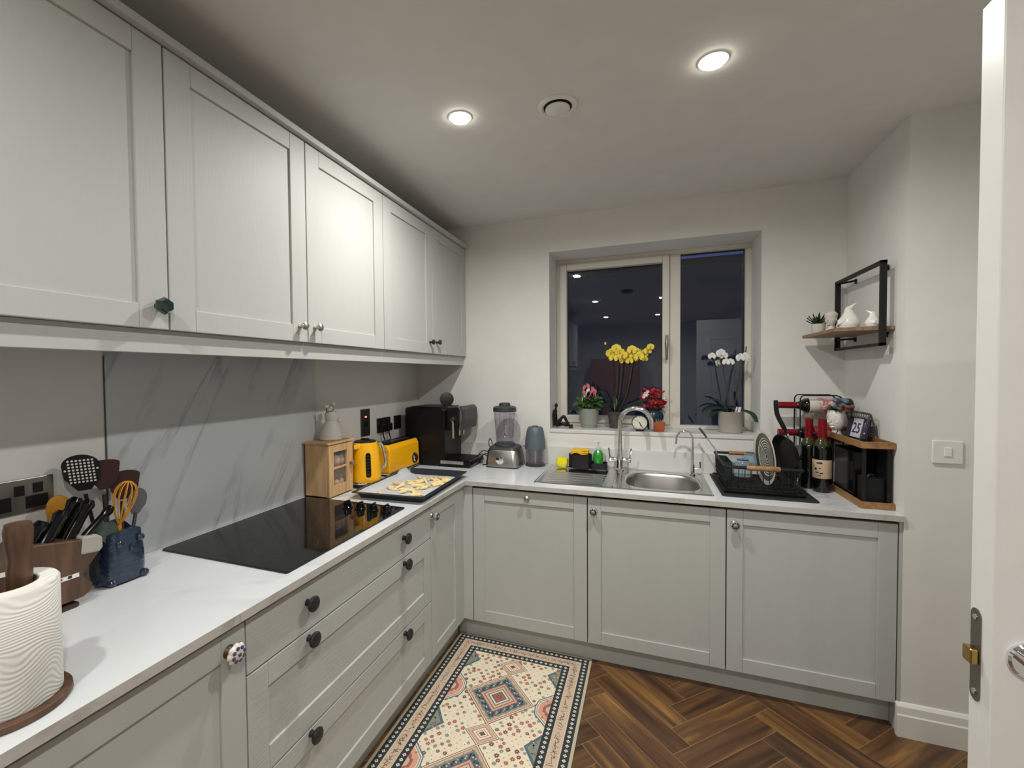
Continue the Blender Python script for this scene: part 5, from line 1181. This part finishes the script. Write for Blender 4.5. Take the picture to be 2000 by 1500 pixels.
for k, (dx, dz, h, mm) in enumerate(((-.040, .200, .03, M_wfl), (-.022, .225, .04, M_pink), (-.034, .262, .035, M_pink), (.002, .262, .045, M_pink), (.012, .238, .035, M_pink), (.040, .232, .040, M_pink), (-.012, .245, .03, M_wfl), (.025, .255, .03, M_pink))):
    b = B(); p = Vector((1.160+dx, 3.135, S+dz-.02)); d_ = Vector((dx*4+(-.3 if k % 2 else .45), -.2, 1)).normalized()
    b.strip([p-d_*.045, p, p+d_*h*.5, p+d_*h], [.0012, .003, .008, .001], (0, -1, .2)); b.strip([p, p+d_*h*.5+Vector((.006, 0, 0)), p+d_*h*.9+Vector((.010, 0, 0))], [.002, .006, .001], (.3, -1, 0)); b.build('flower', mm, gp)
# orchids
def blossom(parent, c, r, m_, mc, rx=0.0, seed=0):
    b = B(); rr = random.Random(seed); q = Matrix.Translation(c) @ Matrix.Rotation(rx, 4, 'Z') @ Matrix.Rotation(rr.uniform(-.25, .25), 4, 'X'); b.T = q
    for k, (a, l, w_) in enumerate(((90, 1, .42), (210, .95, .40), (330, .95, .40), (15, 1.0, .62), (165, 1.0, .62))):
        a = math.radians(a); d_ = Vector((math.cos(a), 0, math.sin(a)))
        b.strip([d_*r*.08, d_*r*.35+Vector((0, -.004, 0)), d_*r*.7+Vector((0, -.005, 0)), d_*r*.93+Vector((0, -.002, 0)), d_*r*1.0], [r*.10, r*w_*.7, r*w_, r*w_*.62, r*.1], (0, -1, 0))
    b.ell((0, -.006, -r*.10), (r*.16, r*.18, r*.22), 1, 8, 6)
    return b.build('blossom', [m_, mc], parent)
M_yc = mat('orchid_throat', (.55, .20, .10), .6)
yo_ = thing('potted_orchid', (1.322, 3.165, S), 'yellow orchid with two flower sprays in a dark marbled pot on the sill', 'orchid')
pot(yo_, 1.322, 3.165, [(.036, S), (.038, S+.004), (.047, S+.092), (.050, S+.095), (.050, S+.104), (.045, S+.104), (.043, S+.09), (.0001, S+.09)], mat('dark_marbled_plastic', (.06, .055, .052), .3, var=(30, .7, (1, 1, 1))), S+.096, .044)
for pts in ([(1.316, 3.165, S+.09), (1.345, 3.16, S+.22), (1.358, 3.15, S+.36), (1.360, 3.14, S+.43), (1.335, 3.14, S+.485), (1.298, 3.14, S+.505), (1.264, 3.14, S+.530)], [(1.328, 3.165, S+.09), (1.378, 3.16, S+.18), (1.402, 3.15, S+.27), (1.425, 3.14, S+.41), (1.445, 3.14, S+.47), (1.49, 3.14, S+.49), (1.53, 3.14, S+.500)]):
    B().tube(smooth_path(pts), .0028, 6).build('flower_stem', M_stem, yo_)
B().tube([(1.318, 3.168, S+.09), (1.330, 3.168, S+.30), (1.333, 3.168, S+.42)], .0022, 6).build('support_cane', M_stem, yo_)
for k, (x, z, r) in enumerate(((1.296, .470, .030), (1.330, .497, .030), (1.352, .475, .030), (1.312, .442, .028), (1.340, .438, .026), (1.366, .455, .030), (1.376, .428, .030), (1.400, .455, .028), (1.422, .485, .030), (1.428, .440, .034), (1.452, .470, .028), (1.462, .445, .030), (1.490, .462, .026), (1.512, .478, .024), (1.528, .500, .022), (1.496, .430, .018), (1.408, .420, .022))):
    blossom(yo_, (x, 3.130-.012*(k % 3), S+z), r, M_yfl, M_yc, .25*math.sin(k*2.1), k)
b = B().ell((1.262, 3.14, S+.533), (.007, .007, .009)); b.build('bud', M_yfl, yo_)
for pts, w_ in (([(1.31, 3.16, S+.10), (1.28, 3.15, S+.15), (1.25, 3.14, S+.205), (1.225, 3.14, S+.235)], .017), ([(1.33, 3.16, S+.10), (1.385, 3.14, S+.135), (1.445, 3.12, S+.165), (1.49, 3.11, S+.175)], .018), ([(1.315, 3.16, S+.10), (1.30, 3.14, S+.13), (1.275, 3.12, S+.15), (1.25, 3.11, S+.14)], .015), ([(1.33, 3.16, S+.10), (1.345, 3.13, S+.15), (1.36, 3.11, S+.19)], .014), ([(1.325, 3.165, S+.1), (1.32, 3.19, S+.16), (1.31, 3.20, S+.20)], .014)):
    B().strip(smooth_path(pts, 4), [w_*max(.12, math.sin(PI*(i+1)/(len(pts)*4-2))**.6) for i in range(len(pts)*4-3)], (0, -.3, 1), th=.0012).build('leaf', M_dgreen, yo_)
ck = thing('clock', (1.468, 3.045, S), 'small round white-faced clock on a stand in front of the yellow orchid', 'clock')
b = B().lathe([(.040, 3.062), (.045, 3.056), (.046, 3.044), (.0425, 3.038), (.0415, 3.041)], (1.468, 0, S+.049), 36, 0, 'y', cap=False).lathe([(.0001, 3.0625), (.040, 3.062)], (1.468, 0, S+.049), 36, 0, 'y', cap=False); b.build('case', M_navy, ck)
B().lathe([(.0415, 3.0425), (.0001, 3.0425)], (1.468, 0, S+.049), 36, 0, 'y', cap=False).build('dial', mat('clock_face', (.72, .68, .58), .5), ck)
b = B()
for k in range(12):
    a = PI*k/6; b.tube([(1.468+.033*math.sin(a), 3.0418, S+.049+.033*math.cos(a)), (1.468+.037*math.sin(a), 3.0418, S+.049+.037*math.cos(a))], .0010 if k % 3 else .0014, 5)
b.build('hour_mark', M_ink, ck)
for nm, an, l, w_ in (('hour_hand', 160, .022, .0022), ('minute_hand', 150, .031, .0014), ('second_hand', 305, .030, .0005)):
    a = math.radians(an); B().tube([(1.468-.004*math.sin(a), 3.0412, S+.049-.004*math.cos(a)), (1.468+l*math.sin(a), 3.0412, S+.049+l*math.cos(a))], w_, 5).build(nm, M_ink, ck)
B().prism([(1.444, S), (1.492, S), (1.484, S+.010), (1.452, S+.010)], 'y', 3.036, 3.075).build('stand', M_navy, ck)
rp_ = thing('potted_cactus', (1.577, 3.048, S), 'tiny plant in a small square terracotta pot under the window mullion', 'potted plant')
b = B(); loft(b, [[(1.577+x, 3.048+y, z) for x, y, z in sqring(.026, .026, .004, S)], [(1.577+x, 3.048+y, z) for x, y, z in sqring(.031, .031, .005, S+.054)], [(1.577+x, 3.048+y, z) for x, y, z in sqring(.027, .027, .004, S+.054)], [(1.577+x, 3.048+y, z) for x, y, z in sqring(.026, .026, .004, S+.046)]]); b.build('pot', M_terra, rp_)
b = B(); rs = random.Random(6)
for k in range(14): a = rs.uniform(0, 2*PI); d_ = Vector((math.cos(a)*.5, math.sin(a)*.5, 1)).normalized(); p = Vector((1.577+.010*math.cos(a), 3.048+.010*math.sin(a), S+.046)); b.tube([p, p+d_*rs.uniform(.015, .032)], [.0022, .0008], 5)
b.build('stems', mat('pale_green_stem', (.30, .33, .20), .6), rp_)
rf = thing('potted_flowers', (1.545, 3.150, S), 'dark round pot of massed red flowers behind the terracotta pot', 'potted plant')
pot(rf, 1.545, 3.150, [(.030, S), (.044, S+.02), (.058, S+.055), (.060, S+.085), (.050, S+.112), (.042, S+.118), (.038, S+.116), (.04, S+.10), (.0001, S+.10)], M_navy, S+.104, .039)
b = B(); rs = random.Random(9); b2 = B()
for k in range(46):
    a = rs.uniform(0, 2*PI); r_ = rs.uniform(0, .066); p = Vector((1.545+r_*math.cos(a), min(3.150+r_*math.sin(a)*.6, 3.2), S+.135+rs.uniform(0, .110)))
    b2.tube([(1.545, 3.15, S+.10), p], .0014, 5)
    for q_ in range(6):
        t_ = rs.uniform(0, 2*PI); e = rs.uniform(-.4, 1.1); d_ = Vector((math.cos(t_)*math.cos(e), math.sin(t_)*math.cos(e)*.7, math.sin(e))); l = rs.uniform(.014, .026)
        b.strip([p, p+d_*l*.6, p+d_*l], [.003, .008, .001], (rs.uniform(-1, 1), -1, .5))
b.build('red_flowers', M_red, rf); b2.build('stems', M_stem, rf)
b = B()
for (x, z, r) in ((1.502, .215, .017), (1.490, .200, .012), (1.512, .232, .011), (1.605, .195, .013), (1.608, .215, .010)):
    b = B()
    for q_ in range(6): t_ = q_*PI/3; b.strip([(x, 3.105, S+z), (x+r*.6*math.cos(t_), 3.10, S+z+r*.6*math.sin(t_)), (x+r*math.cos(t_), 3.105, S+z+r*math.sin(t_))], [.003, r*.4, .001], (0, -1, 0))
    b.build('pale_flower', mat('blush_petal', (.72, .55, .50), .6), rf)
wo = thing('potted_orchid', (1.958, 3.125, S), 'white orchid in a plain beige pot at the right end of the sill', 'orchid')
px0, py0 = 1.958, 3.125
pot(wo, px0, py0, [(.058, S), (.061, S+.003), (.064, S+.118), (.0655, S+.120), (.061, S+.120), (.059, S+.104), (.0001, S+.104)], M_beige, S+.110, .057)
for pts in ([(1.955, 3.125, S+.10), (1.945, 3.12, S+.20), (1.925, 3.115, S+.32), (1.912, 3.11, S+.41), (1.89, 3.11, S+.44), (1.855, 3.11, S+.445)], [(1.968, 3.125, S+.10), (1.992, 3.12, S+.24), (2.010, 3.115, S+.34), (2.025, 3.11, S+.42), (2.033, 3.11, S+.49)]):
    B().tube(smooth_path(pts), .0030, 6).build('flower_stem', M_stem, wo)
B().tube([(1.972, 3.13, S+.10), (2.006, 3.13, S+.36)], .0022, 6).build('support_cane', M_stem, wo)
for k, (x, z, r) in enumerate(((1.858, .438, .021), (1.902, .452, .027), (1.918, .440, .022), (1.930, .402, .021), (1.952, .402, .021), (2.000, .425, .025), (2.024, .432, .024))):
    blossom(wo, (x, 3.095-.008*(k % 2), S+z), r, M_wfl, M_wfl, .3*math.sin(k*1.7), k+40)
blossom(wo, (1.888, 3.105, S+.398), .021, mat('greenish_petal', (.52, .55, .40), .6), M_wfl, .8, 60)
for pts, w_ in (([(1.95, 3.12, S+.11), (1.91, 3.11, S+.135), (1.86, 3.10, S+.135), (1.825, 3.10, S+.115)], .020), ([(1.95, 3.12, S+.11), (1.90, 3.10, S+.125), (1.86, 3.09, S+.105), (1.845, 3.09, S+.085)], .017), ([(1.965, 3.12, S+.11), (2.01, 3.105, S+.125), (2.055, 3.07, S+.110), (2.074, 3.045, S+.070)], .018), ([(1.95, 3.12, S+.11), (1.92, 3.13, S+.16), (1.88, 3.14, S+.185), (1.85, 3.14, S+.190)], .015), ([(1.955, 3.12, S+.11), (1.958, 3.10, S+.14), (1.985, 3.085, S+.125)], .014)):
    B().strip(smooth_path(pts, 4), [w_*max(.12, math.sin(PI*(i+1)/(len(pts)*4-2))**.6) for i in range(len(pts)*4-3)], (0, -.3, 1), th=.0012).build('leaf', M_dgreen, wo)
for x, h in ((1.975, .150), (1.990, .150)): 
    b = B(); b.T = Matrix.Translation((x, 3.085, S+.105)) @ Matrix.Rotation(.22, 4, 'Y'); b.box(-.0045 if x < 1.98 else -.007, .0045 if x < 1.98 else .007, -.0005, .0005, 0, .045); b.build('plant_tag', M_plast, wo)

# ------------------------------------------------------------------ kitchen roll on its wooden holder
kh = thing('kitchen_roll_holder', (.49, .622, T), 'round walnut kitchen roll holder with a thick turned post, nearest the camera', 'kitchen roll holder')
kx_, ky_ = .490, .622
B().lathe([(.080, T+.0004), (.083, T+.004), (.082, T+.012), (.078, T+.0145)], (kx_, ky_, 0), 48).build('base', M_waln, kh)
b = B(); b.T = Matrix.Translation((kx_-.004, ky_+.022, 0)); b.lathe([(.0165, T+.0145), (.0165, T+.20), (.0175, T+.232), (.0150, T+.250), (.0185, T+.275), (.0200, T+.300), (.0175, T+.313), (.0001, T+.314)], n=28); b.build('post', M_waln, kh)
B().tube([(kx_-.010, ky_-.020, T+.0148), (kx_-.012, ky_-.012, T+.22), (kx_-.016, ky_-.022, T+.285), (kx_-.020, ky_-.030, T+.33)], [.009, .009, .012, .009], 14).build('arm', M_waln, kh)
rl_ = thing('kitchen_roll', (kx_, ky_, T+.015), 'white embossed kitchen roll standing on the walnut holder', 'kitchen roll')
def towel():
    m = bpy.data.materials.new('embossed_paper'); m.use_nodes = True; N = m.node_tree.nodes; L = m.node_tree.links; b = N['Principled BSDF']
    b.inputs['Base Color'].default_value = (.72, .71, .66, 1); b.inputs['Roughness'].default_value = .95
    tc = N.new('ShaderNodeTexCoord'); mp = N.new('ShaderNodeMapping'); mp.inputs['Scale'].default_value = (1, 1, 1); L.new(tc.outputs['Object'], mp.inputs[0])
    wv = N.new('ShaderNodeTexWave'); wv.wave_type = 'BANDS'; wv.bands_direction = 'Z'; wv.inputs['Scale'].default_value = 44; wv.inputs['Distortion'].default_value = 34; wv.inputs['Detail'].default_value = 0; wv.inputs['Detail Scale'].default_value = .33
    L.new(mp.outputs[0], wv.inputs[0]); bp = N.new('ShaderNodeBump'); bp.inputs['Strength'].default_value = .34; bp.inputs['Distance'].default_value = .002; L.new(wv.outputs[0], bp.inputs['Height']); L.new(bp.outputs[0], b.inputs['Normal']); return m
z0 = T+.0148; z1 = 1.086
B().lathe([(.042, z0), (.0685, z0), (.0700, z0+.002), (.0700, z1-.004), (.067, z1), (.044, z1), (.042, z1-.002), (.042, z0)], (kx_, ky_, 0), 64, cap=False).build('paper', towel(), rl_)
B().lathe([(.0418, z1-.001), (.0403, z1-.001), (.0403, z0), (.0418, z0), (.0418, z1-.001)], (kx_, ky_, 0), 40, cap=False).build('cardboard_core', mat('cardboard', (.16, .10, .07), .8), rl_)

# ------------------------------------------------------------------ knife block
kb = thing('knife_block', (.155, .84, T), 'dark walnut knife block leaning towards the blue crock', 'knife block')
def kprism(x0, x1, poly, m_, name, par=kb, bev=.004): return B().prism(poly, 'x', x0, x1).build(name, m_, par, bev=bev)
kprism(.085, .205, [(.745, T+.022), (.885, T+.022), (.903, T+.032), (.905, T+.050), (.893, T+.066), (.885, T+.080), (.925, T+.125), (.928, T+.150), (.915, T+.160), (.790, T+.185), (.730, T+.12)], M_waln, 'body')
kprism(.095, .198, [(.735, T+.0004), (.880, T+.0004), (.880, T+.012), (.735, T+.022)], mat('dark_walnut', (.05, .022, .014), .5), 'foot')
b = B().box(.2052, .2058, .815, .876, 0, .010); 
for i, v in enumerate(b.v): b.v[i] = Vector((v.x, v.y, v.z+T+.078+(v.y-.845)*-.02))
stk = b.build('sticker', M_plast, kb)
b = B(); text_mesh(b, 'KK', .008, (.2059, .838, T+.0832), (0, 1, 0), (0, 0, 1)); b.box(.2057, .2062, .853, .861, T+.080, T+.087); b.build('lettering', M_ink, stk)
kprism(.150, .207, [(.880, T+.128), (.922, T+.122), (.930, T+.132), (.930, T+.158), (.918, T+.168), (.885, T+.172)], mat('pale_plastic', (.34, .32, .29), .4), 'end_cap', bev=.005)
hdir = Vector((0, .50, .866))
KL = ['lowest black knife handle at the left of the block', 'black knife handle in the front row, second from the left', 'tall black knife handle at the back of the block', 'black knife handle left of the mustard whisk', 'thin black steak knife handle reaching furthest right over the blue crock']
for i, (ex, ey, ez, r_, l) in enumerate(((.178, .823, 1.098, .0115, .105), (.184, .860, 1.113, .0115, .11), (.140, .912, 1.128, .012, .12), (.172, .922, 1.122, .0115, .12), (.187, .963, 1.095, .0085, .115))):
    e = Vector((ex, ey, ez)); d_ = hdir if i < 4 else Vector((0, .72, .69)); d_ = d_.normalized(); s = e-d_*l
    t = thing('kitchen_knife', tuple(s), KL[i], 'knife', 'knives in the block')
    b = B(); sd = Vector((1, 0, 0)); n_ = d_.cross(sd)
    r_ *= 1.28; b.tube([tuple(s), tuple(s+d_*l*.35), tuple(s+d_*l*.75), tuple(e-d_*.012), tuple(e)], [r_*.8, r_*.95, r_*.85, r_*1.15, r_*.7], 12)
    b.build('handle', M_blackg, t)
    b = B(); b.tube([tuple(s-d_*.018), tuple(s)], [r_*.62, r_*.78], 10); b.build('bolster', M_steelp, t)
    b = B()
    b.tube([tuple(s+n_*r_*.98+d_*.01), tuple(s+n_*r_*.98+d_*l*.8)], .0008, 5); b.build('tang', M_steelp, t)
    B().box(ex-.001, ex+.001, s.y-.05, s.y-.006, s.z-.07, s.z-.014).build('blade', M_steelp, t)
hs = thing('honing_steel', (.19, .905, 1.02), 'grey round-ended handle set in the pale end of the knife block', 'honing steel')
B().tube([(.188, .885, 1.000), (.192, .900, 1.022), (.194, .910, 1.036)], [.010, .0125, .010], 14).build('handle', M_dgrey, hs)

# ------------------------------------------------------------------ blue crock and utensils
uc = thing('utensil_crock', (.122, 1.018, T), 'blue glazed animal-shaped crock with little feet holding cooking utensils', 'utensil crock')
ux, uy = .122, 1.010
b = B(); n = 40; prf = [(.046, .004), (.053, .006), (.056, .03), (.055, .08), (.051, .125), (.050, .140), (.0465, .143), (.0455, .138), (.046, .05), (.0001, .045)]
vs = []
for j, (r_, h) in enumerate(prf):
    for i in range(n):
        t_ = 2*PI*i/n; ct, st_ = math.cos(t_), math.sin(t_); k = (abs(ct)**3+abs(st_)**3)**(-1/3)
        hh = h+(.010*math.cos(2*t_+.6)+.006*math.sin(3*t_) if 3 < j < 8 else 0); vs.append((ux+r_*k*ct, uy+r_*k*st_, T+hh))
b.add(vs, [(j*n+i, j*n+(i+1) % n, (j+1)*n+(i+1) % n, (j+1)*n+i) for j in range(len(prf)-1) for i in range(n)]+[tuple(range(n))[::-1]])
ea = Vector((.80, -.60, 0)); 
for a in (-.9, -.1, .7):
    pass
for (dx, dy) in ((.045, -.042), (.053, .045), (.010, -.056)): b.ell((ux+dx*.88, uy+dy*.88, T+.011), (.013, .013, .0105), 0, 12, 8); 
b.build('pot', M_blue, uc)
b = B()
for (dx, dy, z) in ((.050, -.022, .112), (.0545, .030, .116)): b.ell((ux+dx, uy+dy, T+z), (.006, .010, .010), 0, 12, 8)
b.ell((ux+.054, uy+.004, T+.096), (.008, .006, .010), 0, 10, 8); b.build('eyes_and_beak', M_blue, uc)
G = 'utensils in the blue crock'
def utensil(name, label, base, top, hm, head, hr_=.005):
    t = thing(name, base, label, 'utensil', G); b = B(); b.tube([base, top], [hr_*.9, hr_], 8); b.build('handle', hm, t); head(t); return t
def blade_head(t, c, w_, h, ang, m_, holes=False, roundtop=.6, facing=(.9, -.44)):
    # flat paddle, standing, facing the room
    nr = Vector((facing[0], facing[1], 0)).normalized(); sd = Vector((-nr.y, nr.x, 0)); up3 = (Vector((0, 0, 1))+sd*ang).normalized(); c = Vector(c); b = B()
    sh = []
    for i in range(25):
        a = PI*i/24; sh.append((w_*math.cos(a), h*(.5)+h*.5*roundtop*math.sin(a)-h*.5*roundtop+h*.0))
    pts = [(w_*.35, -h*.5), (w_*.95, -h*.15)]+[(x, z) for x, z in sh]+[(-w_*.95, -h*.15), (-w_*.35, -h*.5)]
    fr = [c+sd*x+up3*z+nr*.0015 for x, z in pts]; bk = [c+sd*x+up3*z-nr*.0015 for x, z in pts]; k = len(pts)
    b.add([tuple(p) for p in fr+bk], [tuple(range(k)), tuple(range(k, 2*k))[::-1]]+[(i, k+i, k+(i+1) % k, (i+1) % k) for i in range(k)], 0, False); hd_ = b.build('head', m_, t)
    if holes:
        b = B()
        for i in range(-4, 5):
            for j in range(-3, 6):
                x, z = i*w_*.21, j*h*.085
                if abs(x) < w_*.86-abs(j-1)*.001 and z < h*.40:
                    p = c+sd*x+up3*z; q_ = B(); b.T = Matrix.Translation(p) @ nr.to_track_quat('Z', 'Y').to_matrix().to_4x4(); b.lathe([(.0028, -.0018), (.0028, .0018)], n=8); b.T = Matrix.Identity(4)
        b.build('slot_holes', M_wall, hd_)
utensil('slotted_turner', 'black slotted turner with many small holes, at the left of the crock', (.095, .990, T+.06), (.06, .972, T+.245), M_black, lambda t: blade_head(t, (.055, .968, T+.305), .040, .100, -.10, M_black, True))
utensil('brown_spatula', 'taller dark brown spatula beside the slotted turner', (.10, 1.00, T+.06), (.07, 1.012, T+.235), M_brown, lambda t: blade_head(t, (.066, 1.018, T+.290), .032, .085, .05, M_brown, roundtop=.25))
utensil('brown_spatula', 'lower dark brown spatula behind the mustard whisk', (.11, 1.03, T+.06), (.075, 1.055, T+.205), M_brown, lambda t: blade_head(t, (.070, 1.066, T+.250), .034, .085, .10, M_brown, roundtop=.35))
utensil('clear_ladle', 'smoky clear plastic ladle at the right of the crock', (.12, 1.04, T+.06), (.10, 1.075, T+.165), M_dgrey, lambda t: blade_head(t, (.096, 1.082, T+.200), .024, .075, .12, M_smoke, roundtop=.9))
utensil('green_spatula', 'grey-green silicone spatula low in the front of the crock', (.13, .99, T+.06), (.150, .972, T+.125), M_teal, lambda t: blade_head(t, (.155, .968, T+.150), .022, .055, -.1, M_teal, roundtop=.3))
def yel_head(t):
    b = B(); b.T = Matrix.Translation((.045, .922, T+.212)) @ Matrix.Rotation(.3, 4, 'X'); b.ell((0, 0, 0), (.010, .030, .044), 0, 18, 12); b.build('bowl', M_orange, t)
utensil('mustard_spoon', 'mustard yellow silicone spoon leaning behind the knives', (.09, .985, T+.06), (.048, .930, T+.190), M_orange, yel_head)
wh = thing('whisk', (.150, 1.01, T+.06), 'mustard yellow balloon whisk standing in the front of the blue crock', 'utensil', G)
B().tube([(.130, 1.012, T+.06), (.165, .992, T+.165)], [.006, .0055], 10).build('handle', M_orange, wh)
wb = Vector((.165, .992, T+.165)); wu = Vector((.03, .02, .17)).normalized()
for k in range(6):
    a = PI*k/6; sd = Vector((math.cos(a), math.sin(a), 0)); sd = (sd-wu*sd.dot(wu)).normalized(); pts = []
    for i in range(21):
        t_ = i/20*2*PI; h = .060*(1-math.cos(t_)); w_ = .036*math.sin(t_)*(.30+.70*(h/.12))
        pts.append(tuple(wb+wu*h+sd*w_))
    B().tube(pts, .0013, 5).build('wire', M_orange, wh)
